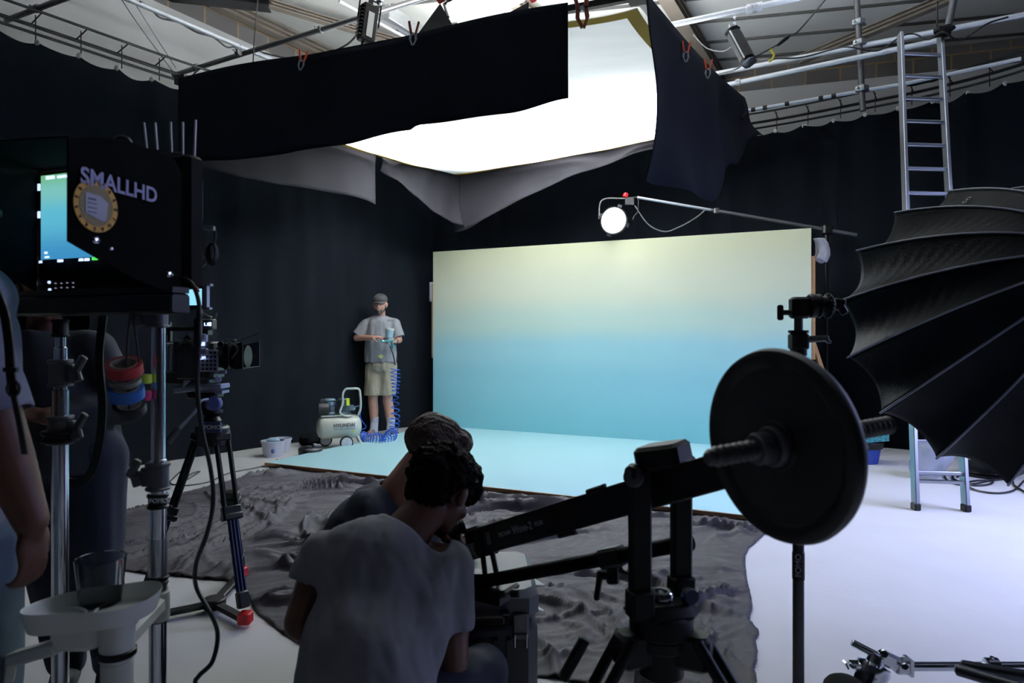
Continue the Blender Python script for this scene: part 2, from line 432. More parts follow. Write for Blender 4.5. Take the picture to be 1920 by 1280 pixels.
# painted floor board
FD = 2.94
FL = BL + bn * FD; FR = BR + bn * FD
fb = thing('painted_floor_board', (BL + FR) / 2, 'pale turquoise painted floor boards in front of the gradient backdrop', 'floor board')
flp = gradient_mat('turquoise_floor_paint', -20, 20, [(0, (180, 228, 236)), (.5, (184, 230, 236)), (1, (188, 232, 236))])
g = G(); g.prism([BL, BR, FR, FL], (0, 0, .03), (0, 0, .045)); part(g, 'painted_sheet', flp, fb)
g = G(); g.prism([BL, BR, FR + bd * -.004, FL], (0, 0, .012), (0, 0, .0295)); g.bar(FL + V(0, 0, .03) + bn * .008, FR + V(0, 0, .03) + bn * .008, .016, .028); part(g, 'board_edge', mat('edge_ply', (150, 118, 88), .8, var=.3, scale=15), fb)

# ------------------------------------------------------------------ black sheet on the floor
pxp = [(222, 962), (275, 950), (350, 925), (430, 903), (505, 882), (515, 870), (700, 880), (900, 900), (1100, 915), (1300, 930), (1452, 985), (1430, 1005), (1398, 1045), (1402, 1090), (1412, 1140), (1408, 1165), (1421, 1190), (1415, 1240), (1408, 1300), (1330, 1340), (1150, 1300), (1010, 1272), (880, 1320), (760, 1330), (640, 1262), (560, 1210), (512, 1177), (475, 1140), (437, 1095), (380, 1086), (312, 1080), (220, 1068), (131, 1055), (100, 1010), (150, 980)]
sp = [(Pz(u, v, 0).x, Pz(u, v, 0).y) for u, v in pxp]
sp = [(p.x + .02 * noise.noise(p * 6), p.y + .02 * noise.noise(p * 6 + V(9, 0, 0))) for p in cat_rom([V(a, b, 0) for a, b in sp + sp[:1]], 3)[:-1]]
sheet_m = mat('black_drape_cloth', (37, 34, 40), .75, var=.22, scale=2.2, bump=.12, bscale=28, spec=.35, detail=8, sheen=0)
def add_chalk(m):
    nt = m.node_tree; b = nt.nodes['Principled BSDF']; src = b.inputs['Base Color'].links[0].from_socket
    tc = nt.nodes.new('ShaderNodeTexCoord'); mp = nt.nodes.new('ShaderNodeMapping'); mp.inputs['Scale'].default_value = (3, 9, 1); mp.inputs['Rotation'].default_value = (0, 0, .5)
    n = nt.nodes.new('ShaderNodeTexNoise'); n.inputs['Scale'].default_value = 1.3; n.inputs['Detail'].default_value = 9; n.inputs['Roughness'].default_value = .7
    cr = nt.nodes.new('ShaderNodeValToRGB'); cr.color_ramp.elements[0].position = .58; cr.color_ramp.elements[1].position = .76; cr.color_ramp.elements[0].color = (0, 0, 0, 1); cr.color_ramp.elements[1].color = (.75, .75, .75, 1)
    mx = nt.nodes.new('ShaderNodeMix'); mx.data_type = 'RGBA'; mx.inputs[7].default_value = (.13, .12, .14, 1)
    nt.links.new(tc.outputs['Object'], mp.inputs[0]); nt.links.new(mp.outputs[0], n.inputs['Vector']); nt.links.new(n.outputs[0], cr.inputs[0]); nt.links.new(cr.outputs[0], mx.inputs[0]); nt.links.new(src, mx.inputs[6]); nt.links.new(mx.outputs[2], b.inputs['Base Color'])
x0, x1 = min(p[0] for p in sp) - .1, max(p[0] for p in sp) + .1; y0, y1 = min(p[1] for p in sp) - .1, max(p[1] for p in sp) + .1
nx, ny = int((x1 - x0) / .014), int((y1 - y0) / .014)
add_chalk(sheet_m)
def edge_dist(x, y, near=False):
    d = 9; bp_ = None
    for i in range(len(sp)):
        ax, ay = sp[i]; bx, by = sp[(i + 1) % len(sp)]
        t = max(0, min(1, ((x - ax) * (bx - ax) + (y - ay) * (by - ay)) / ((bx - ax) ** 2 + (by - ay) ** 2)))
        qx, qy = ax + t * (bx - ax), ay + t * (by - ay); e_ = hypot(x - qx, y - qy)
        if e_ < d: d = e_; bp_ = (qx, qy)
    return (d, bp_) if near else d
def fold(x, y):
    w1 = noise.noise(V(x * .6, y * .6, 1)); w2 = noise.noise(V(x * .5 + 7, y * .5, 4))
    h = 0
    for k, (a, fr, am, st) in enumerate([(.45, 1.5, .055, 4), (1.25, 1.2, .045, 4.5), (2.1, 2.0, .035, 3.5), (-.15, 2.8, .03, 3), (.8, 3.6, .022, 3), (1.7, 4.4, .018, 3), (.6, 7.5, .011, 3), (1.9, 8.5, .010, 3), (-.4, 6.5, .011, 3)]):
        c_, s_ = cos(a + w1 * .8), sin(a + w1 * .8)
        p = x * c_ + y * s_; q = -x * s_ + y * c_
        n_ = noise.noise(V(p * fr * st * .42 + w2 * 2, q * fr * .16, k * 7.3))
        r_ = max(0, 1 - abs(n_) * 9.5) ** 1.3
        h += 1.3 * am * r_ * (0.15 + .85 * max(0, noise.noise(V(x * 1.1 + k * 3, y * 1.1, k)) + .35))
    return h + .008 * (noise.noise(V(x * 5, y * 5, 2)) + 1) * .5 + .0012 * noise.noise(V(x * 18, y * 18, 2))
def under_board(x, y):
    p = V(x, y, 0) - BL; return p.dot(bn) < FD + .02 and p.dot(bn) > 0 and -.02 < p.dot(bd) < 4.66
g = G()
def sfn(u, v):
    x = x0 + u * (x1 - x0); y = y0 + v * (y1 - y0)
    inside = pip(x, y, sp); ed, q_ = edge_dist(x, y, True)
    if ed < .013 or not inside:
        if ed < .03: x, y = q_
        ed = 0
    p = V(x, y, 0) - BL; bdist = p.dot(bn) - FD
    k = ss(bdist, .0, .25) if -.05 < p.dot(bd) < 4.7 else 1
    h = fold(x, y) * (.35 + .65 * ss(ed, 0, .15)) * (.12 + .88 * k)
    if bdist < .02 and -.03 < p.dot(bd) < 4.67: h = .003
    if not inside: h *= .2
    return V(x, y, .003 + h)
def skeep(u, v):
    x = x0 + u * (x1 - x0); y = y0 + v * (y1 - y0)
    j = .05 * noise.noise(V(x * 2.5, y * 2.5, 0))
    return pip(x, y, sp)
g.grid(sfn, nx, ny, skeep)
o = one(g, 'ground_sheet', sheet_m, 'wrinkled black cloth sheet spread on the floor before the turquoise boards', 'cloth', solid=.004)
S(o, 180)

# ------------------------------------------------------------------ overhead silk with skirts
ZS = 3.3
NL = V(-2.71, 5.65, ZS); NR = V(.776, 4.23, ZS); FLc = V(-.81, 8.63, ZS); FRc = V(2.24, 6.92, ZS + .14)
def silk_mat():
    m = bpy.data.materials.new('white_silk'); m.use_nodes = True; nt = m.node_tree
    for n_ in list(nt.nodes): nt.nodes.remove(n_)
    out = nt.nodes.new('ShaderNodeOutputMaterial'); ad = nt.nodes.new('ShaderNodeMixShader'); ad.inputs[0].default_value = .55
    d = nt.nodes.new('ShaderNodeBsdfDiffuse'); t = nt.nodes.new('ShaderNodeBsdfTranslucent')
    n = nt.nodes.new('ShaderNodeTexNoise'); n.inputs['Scale'].default_value = 3; tc = nt.nodes.new('ShaderNodeTexCoord')
    mp = nt.nodes.new('ShaderNodeMapping'); mp.inputs['Scale'].default_value = (.6, 3, 1); mp.inputs['Rotation'].default_value = (0, 0, radians(25))
    cr = nt.nodes.new('ShaderNodeValToRGB'); cr.color_ramp.elements[0].color = (.78, .82, .84, 1); cr.color_ramp.elements[1].color = (.90, .94, .96, 1)
    nt.links.new(tc.outputs['Object'], mp.inputs[0]); nt.links.new(mp.outputs[0], n.inputs['Vector']); nt.links.new(n.outputs[0], cr.inputs[0])
    nt.links.new(cr.outputs[0], d.inputs[0]); nt.links.new(cr.outputs[0], t.inputs[0])
    nt.links.new(d.outputs[0], ad.inputs[1]); nt.links.new(t.outputs[0], ad.inputs[2]); nt.links.new(ad.outputs[0], out.inputs[0])
    return m
silk_m = silk_mat()
yellow_m = mat('yellow_webbing', (205, 148, 8), .7)
sk = thing('overhead_silk', (NL + FRc) / 2, 'big glowing white silk stretched flat overhead above the set', 'diffusion silk')
def silk(u, v):
    p = NL.lerp(NR, u).lerp(FLc.lerp(FRc, u), v)
    sag = .15 * sin(pi * min(1, max(0, u))) * sin(pi * v) + .05 * sin(pi * min(1, max(0, u))) ** .7 * v + .04 * sin(pi * v) ** .7 + .02 * noise.noise(V(u * 5, v * 5, 0))
    e = .07 * abs(sin(u * pi * 7)) * (1 - v) ** 8 + .0 
    return p + V(0, 0, -sag - .02) + V(.42, .9, 0) * e * .5
g = G(); g.grid(silk, 60, 60); part(g, 'silk', silk_m, sk)
g = G()
for (a, b, fixed) in (((0, 0), (1, 0), 0), ((1, 0), (1, 1), 0), ((0, 1), (1, 1), 0), ((0, 0), (0, 1), 0)):
    def wf(u, v, a=a, b=b):
        U = a[0] + (b[0] - a[0]) * u; W = a[1] + (b[1] - a[1]) * u
        cU, cW = .5, .5
        U2 = U + (cU - U) * v * .05 if a[0] == b[0] else U; W2 = W + (cW - W) * v * .05 if a[1] == b[1] else W
        return silk(U2, W2) + V(0, 0, -.006)
    g.grid(wf, 60, 1)
part(g, 'yellow_hem', yellow_m, sk)
# aluminium frame carrying it
fr = sk
ends = [NL, NR, FRc, FLc]
for i in range(4):
    a, b = ends[i], ends[(i + 1) % 4]; d = (b - a).normalized()
    g = G(); g.bar(a - d * .03 + V(0, 0, .05), b + d * .03 + V(0, 0, .05), .04, .04); part(g, 'frame_tube', black if i in (0,) else alu, fr)
for c in ends:
    g = G(); g.box(c + V(0, 0, .055), (.11, .11, .07), euler(0, 0, -.4)); part(g, 'corner_bracket', blackplastic, fr)
# skirts
def skirt(name, pa, pb, top, bot, label, nseg=60, off=V(0, 0, 0), fold_a=.03, ff=9, m=skirt_m, lean=V(0, 0, 0)):
    g = G()
    def fn(u, v):
        p = pa.lerp(pb, u); n_ = V(-(pb - pa).y, (pb - pa).x, 0).normalized()
        z = p.z + top(u) + (bot(u) - top(u)) * v
        f = fold_a * v * noise.noise(V(u * ff, v * 1.3, 2)) + .5 * fold_a * v * sin(u * ff * 2.2 + 2 * noise.noise(V(u * 3, v, 0)))
        q = p + n_ * f + off + lean * v; q.z = z; return q
    g.grid(fn, nseg, 16)
    o = one(g, name, m, label, 'fabric skirt', 'black skirts clipped round the overhead frame', solid=.004); return S(o, 180)
NRs = NL.lerp(NR, .885)
def pw(u, pts):
    for (a, x), (b, y) in zip(pts, pts[1:]):
        if u <= b: return x + (y - x) * ss(u, a, b)
    return pts[-1][1]
def st(u): return .055 + .02 * sin(u * 9) 
skirt('fabric_skirt', NL + V(-.02, -.06, 0), NRs + V(-.02, -.06, 0), st, lambda u: pw(u, [(0, -.64), (.25, -.675), (.48, -.655), (.664, -.615), (.668, -.585), (.88, -.59), (1, -.54)]) + .006 * noise.noise(V(u * 9, 0, 0)), 'long black skirt hanging along the near edge of the overhead silk', 90, fold_a=.012)
skirt('fabric_skirt', NR + V(.05, -.03, 0), FRc + V(.12, 0, 0), lambda u: .06 + .16 * u - .05 * sin(u * pi), lambda u: pw(u, [(0, -1.08), (.38, -1.08), (.7, -.62), (1, -.18)]), 'deep dark skirt hanging from the right corner of the overhead silk', 60, fold_a=.14, ff=5, lean=V(.05, 0, 0))
gray_skirt = mat('charcoal_fabric', (19, 18, 21), .9, var=.1, scale=4, spec=.1)
skirt('fabric_skirt', NL + V(-.05, .0, 0), NL.lerp(FLc, .655) + V(-.05, 0, 0), lambda u: .05, lambda u: -.60 - .03 * sin(u * 6), 'charcoal skirt hanging along the left edge of the overhead silk', 50, fold_a=.06, ff=6, m=gray_skirt)
skirt('fabric_skirt', NL.lerp(FLc, .67) + V(-.03, .02, 0), FLc.lerp(FRc, .05) + V(.0, .06, 0), lambda u: .05 - .3 * 0, lambda u: -.20 - .52 * ss(u, 0, 1) - .05 * sin(u * 5), 'charcoal swag hanging at the far left corner of the overhead silk', 40, fold_a=.08, ff=5, m=gray_skirt)
skirt('fabric_skirt', FLc.lerp(FRc, .02) + V(0, .06, 0), FRc + V(0, .06, 0), lambda u: .05, lambda u: -.74 + .60 * ss(u, .02, .75) ** .8 + .03 * sin(u * 7), 'charcoal swag drooping along the far edge of the overhead silk', 60, fold_a=.09, ff=7, m=gray_skirt)
# ------------------------------------------------------------------ roof steel, pipes, wires
def pipe(pts, r, name, m, label, cat='pipe', group=None, seg=12, extra=None):
    g = G(); g.tube([P(*p) for p in pts], r, seg)
    if extra: extra(g)
    return one(g, name, m, label, cat, group, loc=P(*pts[0]))
def couplers(g, pts, r=.034, L=.05):
    for p, q in pts:
        a = P(*p); d = (P(*q) - a).normalized(); g.cyl(a - d * L / 2, a + d * L / 2, r, seg=12, ch=.005)
        x, y, _ = frame_of(d); g.cyl(a + x * r * .6, a + x * (r + .03), .008, seg=8)
brown = mat('primed_steel_beam', (92, 84, 76), .7, var=.2, scale=8)
def steel(a, b, w_, h_, label, m=brown, name='roof_beam'):
    pa, pb = P(*a), P(*b); x, y, d = frame_of(pb - pa); g = G()
    g.bar(pa, pb, w_, .012, ch=0)
    for s_ in (-1, 1):
        g.bar(pa + y * s_ * h_ / 2 - y * s_ * 0, pb + y * s_ * h_ / 2, w_, .012)
    g.bar(pa, pb, .014, h_)
    return one(g, name, m, label, 'roof beam', loc=pa)
def onz(u, v, z): q = Pz(u, v, z); return (u, v, q.y)
steel(onz(395, 0, 5.0), onz(655, 121, 5.0), .12, .12, 'dark steel roof beam running past the block wall at the upper left')
steel(onz(455, -8, 4.95), onz(790, 92, 4.95), .09, .07, 'pale brown roof purlin left of the red-cornered lamp')
steel(onz(1245, -20, 4.98), onz(1350, 150, 4.98), .16, .16, 'brown steel roof beam between the hanging black lamp and the silk corner')
steel(onz(1500, 112, 4.7), onz(1790, -8, 4.7), .09, .09, 'diagonal brown steel brace behind the vertical roof pipe')
steel(onz(955, -10, 4.95), onz(1035, 60, 4.95), .12, .14, 'brown steel roof beam right of the red-cornered lamp')
steel(onz(250, -30, 5.0), onz(505, -2, 4.9), .2, .2, 'dark steel roof beam at the top edge above the block wall', m=black)
pipe([onz(225, -8, 4.35), onz(610, 154, 4.35)], .026, 'scaffold_pipe', scaf, 'bright silver pipe with a cable wound round it at the upper left',
     extra=lambda g: couplers(g, [(onz(445, 87, 4.35), onz(500, 110, 4.35))]))
pipe([onz(325, 141, 4.02), onz(815, -10, 4.02)], .024, 'scaffold_pipe', steel_d, 'dull grey pipe crossing the bright pipe near the left curtain corner',
     extra=lambda g: couplers(g, [(onz(447, 98, 4.02), onz(500, 83, 4.02)), (onz(600, 55, 4.02), onz(640, 42, 4.02)), (onz(367, 126, 4.02), onz(400, 117, 4.02))]))
pipe([onz(12, 38, 4.02), onz(135, -8, 4.02)], .024, 'scaffold_pipe', steel_d, 'dark pipe crossing the curtain track at the top left corner',
     extra=lambda g: couplers(g, [(onz(70, 16, 4.02), onz(100, 5, 4.02))]))
pipe([onz(1215, 56, 4.05), onz(1520, -8, 4.05)], .026, 'scaffold_pipe', scaf, 'silver pipe above the hanging black lamp',
     extra=lambda g: couplers(g, [(onz(1410, 16, 4.05), onz(1440, 10, 4.05)), (onz(1420, 14, 4.05), onz(1450, 8, 4.05))], .04, .09))
pipe([onz(1322, 142, 4.1), onz(1930, 26, 4.1)], .026, 'scaffold_pipe', scaf, 'upper of the two parallel silver pipes behind the ladder top')
pipe([onz(1330, 166, 3.95), onz(1770, 74, 3.95)], .026, 'scaffold_pipe', scaf, 'lower of the two parallel silver pipes behind the ladder top',
     extra=lambda g: couplers(g, [(onz(1384, 154, 3.95), onz(1420, 147, 3.95))]))
tp = G(); 
pj = [(1398, 208, 7.6), (1700, 156, 6.85), (1915, 110, 6.2)]
def dark_tape(g): pass
p8 = thing('scaffold_pipe', P(*pj[0]), 'thin pipe wrapped with bits of black tape just above the back curtain track', 'pipe')
g = G(); g.tube([P(*p) for p in pj], .019, 12); part(g, 'tube', scaf, p8)
for uu in (1414, 1438, 1482, 1547, 1571):
    t = (uu - 1398) / 302; a = P(*pj[0]).lerp(P(*pj[1]), t); d = (P(*pj[1]) - P(*pj[0])).normalized()
    g = G(); g.cyl(a - d * .022, a + d * .022, .0235, seg=12); part(g, 'tape_band', black, p8)
g = G(); a = P(1733, 151, 6.77); d = (P(1915, 110, 6.2) - a).normalized(); g.tube([a - d * .15, a - d * .08, a, a + d * .08, a + d * .15], [.022, .032, .028, .034, .02], 10); part(g, 'cable_wrap', black, p8)
vp = thing('scaffold_pipe', P(1612, 90, 6.7), 'vertical grey pipe dropping from the roof left of the ladder', 'pipe')
g = G(); g.tube([P(1606, -10, 6.7), P(1618, 208, 6.7)], .028, 12); part(g, 'tube', steel_d, vp)
for vv in (42, 80, 166):
    c = P(1608 + vv * .05, vv, 6.7); g = G(); g.box(c, (.1, .1, .06), euler(0, 0, .4), ch=.015); g.cyl(c + V(-.07, -.03, 0), c + V(.09, .05, 0), .012, seg=8); part(g, 'coupler', galv, vp)
hp = thing('hanging_pole', P(1785, 0, 6.0), 'short pole and clamp hanging from the roof at the top of the ladder', 'pole')
g = G(); g.tube([P(1792, -20, 6.0), P(1778, 48, 6.0)], .03, 12); part(g, 'tube', steel_d, hp)
g = G(); c = P(1768, 56, 5.95); g.box(c, (.13, .08, .045), ch=.01); g.box(c + V(-.0, 0, -.035), (.1, .07, .03)); g.cyl(c + V(-.05, 0, 0), c + V(-.05, 0, .25), .008, seg=8); g.cyl(c + V(.06, -.05, 0), c + V(.06, .06, 0), .02, seg=10); part(g, 'clamp', black, hp)
pipe([onz(636, 2, 4.6), onz(775, 78, 4.6)], .016, 'scaffold_pipe', scaf, 'thin silver tube behind the black panel lamp')
pipe([onz(640, 44, 4.5), onz(675, 33, 4.5), onz(800, -8, 4.5)], .022, 'scaffold_pipe', steel_d, 'grey pipe running behind the black panel lamp')
pipe([onz(915, -6, 4.4), onz(985, 42, 4.4)], .024, 'scaffold_pipe', scaf, 'bright short pipe right of the red-cornered lamp')
g = G(); pa, pb = Pz(722, 22, 4.7), Pz(800, 72, 4.7); g.bar(pa, pb, .12, .16, ch=.01); one(g, 'cable_trunking', galv, 'galvanised box channel between the panel lamp and the red-cornered lamp', 'cable channel', loc=pa)
def wire(pts, r, label, m=cable_m, name='cable', cat='cable', smoothn=8):
    g = G(); g.tube(cat_rom([P(*p) for p in pts], smoothn), r, 6); return one(g, name, m, label, cat, loc=P(*pts[0]))
wire([onz(222, -10, 4.4), onz(262, 50, 4.2), (325, 135, 7.0)], .005, 'left of two thin slack wires in front of the white wall', steel_d, 'steel_wire', 'wire')
wire([onz(243, -10, 4.5), onz(284, 56, 4.3), (330, 128, 7.1)], .005, 'right of two thin slack wires in front of the white wall', steel_d, 'steel_wire', 'wire')
wire([onz(484, -10, 4.6), onz(478, 60, 4.1), (473, 143, 6.4)], .006, 'black cord hanging down in front of the block wall', cable_m)
wire([onz(262, 3, 4.36), (280, 13, 6.5), (300, 33, 6.6), (335, 42, 6.85), (368, 60, 7.2), (400, 70, 7.4), (425, 88, 7.6), (447, 88, 7.7), (490, 98, 7.7), (545, 110, 6.2), (600, 104, 6.0), (650, 84, 5.8), (680, 52, 5.7)], .009, 'black cable wound round the bright silver pipe', cable_m)
wire([(1552, -6, 5.7), (1500, 55, 5.9), (1480, 68, 5.95), (1450, 88, 6.0), (1415, 107, 6.05)], .007, 'black cable with an inline switch running to the hanging black lamp')
g = G(); a, b = P(1481, 66, 5.9), P(1456, 86, 5.95); g.tube([a, a.lerp(b, .2), a.lerp(b, .8), b], [.01, .018, .016, .008], 10); one(g, 'inline_switch', black, 'black inline switch on the cable right of the hanging lamp', 'switch', loc=a)
wire([(1445, 92, 6.0), (1451, 103, 6.0), (1447, 112, 6.0), (1441, 115, 6.0)], .01, 'small yellow tie hanging on the cable by the black lamp', mat('yellow_tie', (205, 195, 60), .6), 'cable_tie', 'cable tie')
wire([(1300, 65, 6.6), (1325, 90, 6.5), (1355, 96, 6.3), (1374, 86, 6.2)], .006, 'pale cord looping from the roof beam to the hanging lamp', steel_d)
wire([(1335, 142, 7.2), (1375, 132, 7.0), (1400, 118, 6.9), (1440, 110, 6.6), (1500, 108, 6.6), (1560, 93, 6.6), (1590, 88, 6.4), (1645, 95, 6.4), (1690, 68, 6.3), (1715, 64, 6.3), (1740, 74, 6.1), (1768, 60, 5.8), (1800, 75, 5.9), (1850, 45, 5.8), (1890, 32, 5.8)], .008, 'black cable draped along the two parallel pipes behind the ladder')

# lamps up high
def clamp_hook(g, top, bot): g.cyl(top, bot, .007, seg=6)
pl = thing('panel_lamp', P(692, 45, 5.4), 'black rectangular panel lamp hanging left above the long black skirt', 'studio lamp')
c = P(690, 45, 5.4); M = euler(0, radians(8), radians(38))
g = G(); g.box(c, (.13, .085, .30), M, ch=.012)
for k in range(9): g.box(c + M @ V(-.07, 0, -.12 + k * .03), (.02, .08, .008), M)
part(g, 'housing', black, pl)
g = G(); g.box(c + M @ V(.0, -.045, -.02), (.05, .008, .2), M); part(g, 'diffuser', white_p, pl)
g = G(); g.box(c + M @ V(0, 0, .19), (.03, .03, .1), M); g.cyl(c + M @ V(0, 0, .22), c + V(0.02, 0, .36), .014, seg=8); g.tube([c + M @ V(-.09, 0, .0), c + M @ V(-.09, 0, .2), c + M @ V(.09, 0, .2), c + M @ V(.09, 0, 0)], .008, 6); part(g, 'yoke', black, pl)
g = G(); g.box(c + M @ V(.02, 0, -.165), (.09, .06, .03), M); part(g, 'connector_panel', blackplastic, pl)
g = G(); g.ball(c + M @ V(.06, -.03, .2), .028); part(g, 'knob', chrome, pl)
bdl = thing('barndoor_lamp', P(850, 20, 4.75), 'black lamp with red corners and open flaps above the long skirt', 'studio lamp')
c = P(912, 4, 4.85); M = euler(radians(-26), radians(-22), radians(-14))
g = G(); g.box(c + V(0, 0, .05), (.52, .30, .08), M, ch=.02); part(g, 'housing', black, bdl)
g = G(); g.box(c + M @ V(0, 0, -.0), (.50, .27, .01), M); part(g, 'diffuser', mat('lamp_diffuser', (230, 232, 238), .6, emis=(255, 250, 245), estr=1.6), bdl)
for dx in (-.29, .29):
    for dy in (-.17, .17):
        g = G(); g.box(c + V(0, 0, .04) + M @ V(dx, dy, 0), (.05, .05, .09), M, ch=.008); part(g, 'corner_guard', red_m, bdl)
for (nm, p1, p2, w0, w1, out) in (('flap', V(-.27, -.16, 0), V(.27, -.16, 0), 1, 1.0, V(0, -.09, -.15)), ('flap', V(-.27, .16, 0), V(.27, .16, 0), 1, 1, V(0, .09, -.15)), ('flap', V(.29, -.14, 0), V(.29, .14, 0), 1, 1, V(.13, 0, -.12)), ('flap', V(-.29, -.16, 0), V(-.29, .16, 0), 1, 1, V(-.24, 0, -.13))):
    g = G(); mid = (p1 + p2) / 2; e1 = mid + (p1 - mid) * .72 + out; e2 = mid + (p2 - mid) * .72 + out
    q = [c + M @ x for x in (p1, p2, e2, e1)]; n_ = (q[1] - q[0]).cross(q[3] - q[0]).normalized() * .002
    g.prism(q, -n_, n_); part(g, nm, black if (out.y or out.x < 0) else mat('silver_flap', (190, 190, 195), .5), bdl)
g = G(); g.tube([c + M @ V(-.3, 0, .06), c + M @ V(-.3, 0, .22), c + M @ V(.3, 0, .22), c + M @ V(.3, 0, .06)], .012, 8); g.cyl(c + M @ V(0, 0, .22), c + V(0, .05, .45), .016, seg=8); part(g, 'yoke', black, bdl)
hl = thing('hanging_lamp', P(1388, 88, 6.2), 'black cylindrical lamp hanging on a chain under the roof at upper right', 'studio lamp')
a, b = P(1374, 60, 6.2), P(1404, 116, 6.1); d = (b - a).normalized(); x, y, _ = frame_of(d)
g = G(); M = Matrix((x, y, d)).transposed(); g.box((a + b) / 2, (.15, .12, (b - a).length), M, ch=.04); part(g, 'housing', black, hl)
g = G(); g.box((a + b) / 2 - y * .0 + x * .078, (.006, .012, (b - a).length * .9), M); g.box(a - d * .01, (.16, .13, .015), M, ch=.04); g.box(b + d * .01, (.15, .12, .02), M, ch=.03); part(g, 'trim_plate', alu, hl)
g = G(); g.tube(cat_rom([a + x * .06 - d * .02, a - d * .06 + V(0, 0, .02), a - x * .06 - d * .02]), .006, 6)
for k in range(7): g.lathe([(-.003, .012), (.003, .014)], P(1378 , 54 - k * 5.5, 6.2), V(1, 0, .2) if k % 2 else V(0, 1, 0), seg=8)
part(g, 'chain', chrome, hl)
# spring clamps
def clamp(u, v, Y, label, tilt=0, s=1.0, m1=orange_m):
    c = P(u, v, Y); root = thing('spring_clamp', c, label, 'clamp', 'spring clamps on the overhead skirts')
    M = euler(0, radians(tilt), 0)
    for sx in (-1, 1):
        g = G(); g.bar(c + M @ V(sx * .012 * s, 0, 0), c + M @ V(sx * .03 * s, 0, .085 * s), .016 * s, .012 * s, ch=.003); part(g, 'handle', m1, root)
        g = G(); g.bar(c + M @ V(sx * .014 * s, 0, .01 * s), c + M @ V(sx * .018 * s, 0, -.03 * s), .014 * s, .012 * s); g.bar(c + M @ V(sx * .018 * s, 0, -.03 * s), c + M @ V(sx * .003 * s, 0, -.065 * s), .014 * s, .01 * s); part(g, 'jaw', m1 if s > 1.2 else chrome, root)
    g = G(); g.cyl(c + M @ V(0, -.012, .005), c + M @ V(0, .012, .005), .009 * s, seg=10); part(g, 'spring', chrome, root)
clamp(566, 116, 4.95, 'orange-handled spring clamp nearest the left end of the long black skirt', 10)
clamp(775, 66, 4.62, 'orange-handled spring clamp midway along the long black skirt', 3, 1.1, mat('worn_orange', (120, 55, 30), .6))
clamp(1091, 18, 4.18, 'large dark orange clamp at the right end of the long black skirt', -4, 1.7, mat('worn_orange', (120, 55, 30), .6))
clamp(1286, 100, 4.85, 'orange clamp midway down the right skirt of the overhead silk', 2, 1.0)
clamp(1327, 132, 5.25, 'orange clamp further back on the right skirt of the overhead silk', 3, 1.0)
wire([(1393, 185, 6.3), (1400, 205, 6.25), (1392, 222, 6.2)], .014, 'dark rag knot at the back corner of the right skirt', skirt_m, 'cloth_knot', 'cloth')

# ------------------------------------------------------------------ round lamp on a boom behind the backdrop
lampY = 7.95
bl = thing('boom_stand', (3.48, 7.55, 0), 'black boom stand behind the right edge of the backdrop carrying the round lamp', 'boom stand')
tipP = P(1195, 370, lampY); basP = V(3.48, 7.55, 2.42)
g = G(); g.cyl(tipP, tipP.lerp(basP, .42), .016, seg=12); part(g, 'boom_tube', scaf, bl)
g = G(); g.cyl(tipP.lerp(basP, .40), basP + (basP - tipP) * .15, .021, seg=12); g.box(tipP.lerp(basP, .43), (.06, .05, .06), ch=.01); part(g, 'boom_tube', steel_d, bl)
g = G(); g.cyl(V(3.48, 7.55, .25), V(3.48, 7.55, 2.45), .02, seg=12); g.box(V(3.48, 7.55, 2.42), (.1, .09, .1), ch=.015); part(g, 'column', black, bl)
for k in range(3):
    a_ = .5 + k * 2.094; g = G(); g.cyl(V(3.48, 7.55, .55), V(3.48 + .5 * cos(a_), 7.55 + .42 * sin(a_), .015), .013, seg=8); part(g, 'leg', black, bl)
rl = thing('round_lamp', P(1148, 412, lampY), 'lit round lamp with a red clip at the end of the boom', 'studio lamp')
c = P(1150, 413, lampY); aim = (V(.15, -.95, -.28)).normalized()
g = G(); g.lathe([(-.22, .05), (-.2, .09), (-.06, .13), (.0, .155), (.015, .165), (.025, .165), (.025, .15), (.0, .148)], c, aim, capb=False); part(g, 'housing', black, rl)
g = G(); g.lathe([(-.005, 0), (.0, .148)], c, aim, capa=False, capb=False)
lens_m = mat('lamp_lens_glow', (240, 240, 235), .4, emis=(255, 250, 240), estr=5)
part(g, 'lens', lens_m, rl)
g = G()
x, y, _ = frame_of(aim)
for k in range(4):
    a_ = k * pi / 2 + .3; q = c + aim * .03 + (x * cos(a_) + y * sin(a_)) * .175; g.box(q, (.03, .03, .05), euler(0, a_, 0))
part(g, 'accessory_bracket', chrome, rl)
g = G(); g.tube(cat_rom([c - aim * .08 + x * .15, c - aim * .12 + x * .1 + V(0, 0, .22), P(1172, 372, lampY), tipP]), .012, 8); g.box(P(1180, 378, lampY), (.1, .05, .08)); part(g, 'yoke', black, rl)
g = G(); g.box(P(1173, 366, lampY), (.05, .05, .05), euler(0, .4, .3), ch=.008); part(g, 'red_clip', red_m, rl)
wire([(1190, 385, 7.9), (1215, 420, 7.9), (1245, 434, 7.85), (1275, 425, 7.8), (1305, 408, 7.75), (1322, 394, 7.7)], .007, 'grey cable drooping from the round lamp to its boom', mat('grey_cable', (70, 70, 72), .7))
wire([(1197, 372, 7.9), (1196, 395, 7.9), (1189, 405, 7.9), (1187, 411, 7.9)], .006, 'short black tail of cord hanging at the tip of the boom', black)
g = G()
cc = P(1536, 468, 7.2)
def rag(u, v):
    a_ = u * 2 * pi; r = .055 + .03 * v + .02 * noise.noise(V(cos(a_) * 2, sin(a_) * 2, v * 3))
    return cc + V(r * cos(a_) + .045 * sin(v * 3), r * sin(a_) * .7, .12 - .24 * v + .02 * cos(3 * a_) * v)
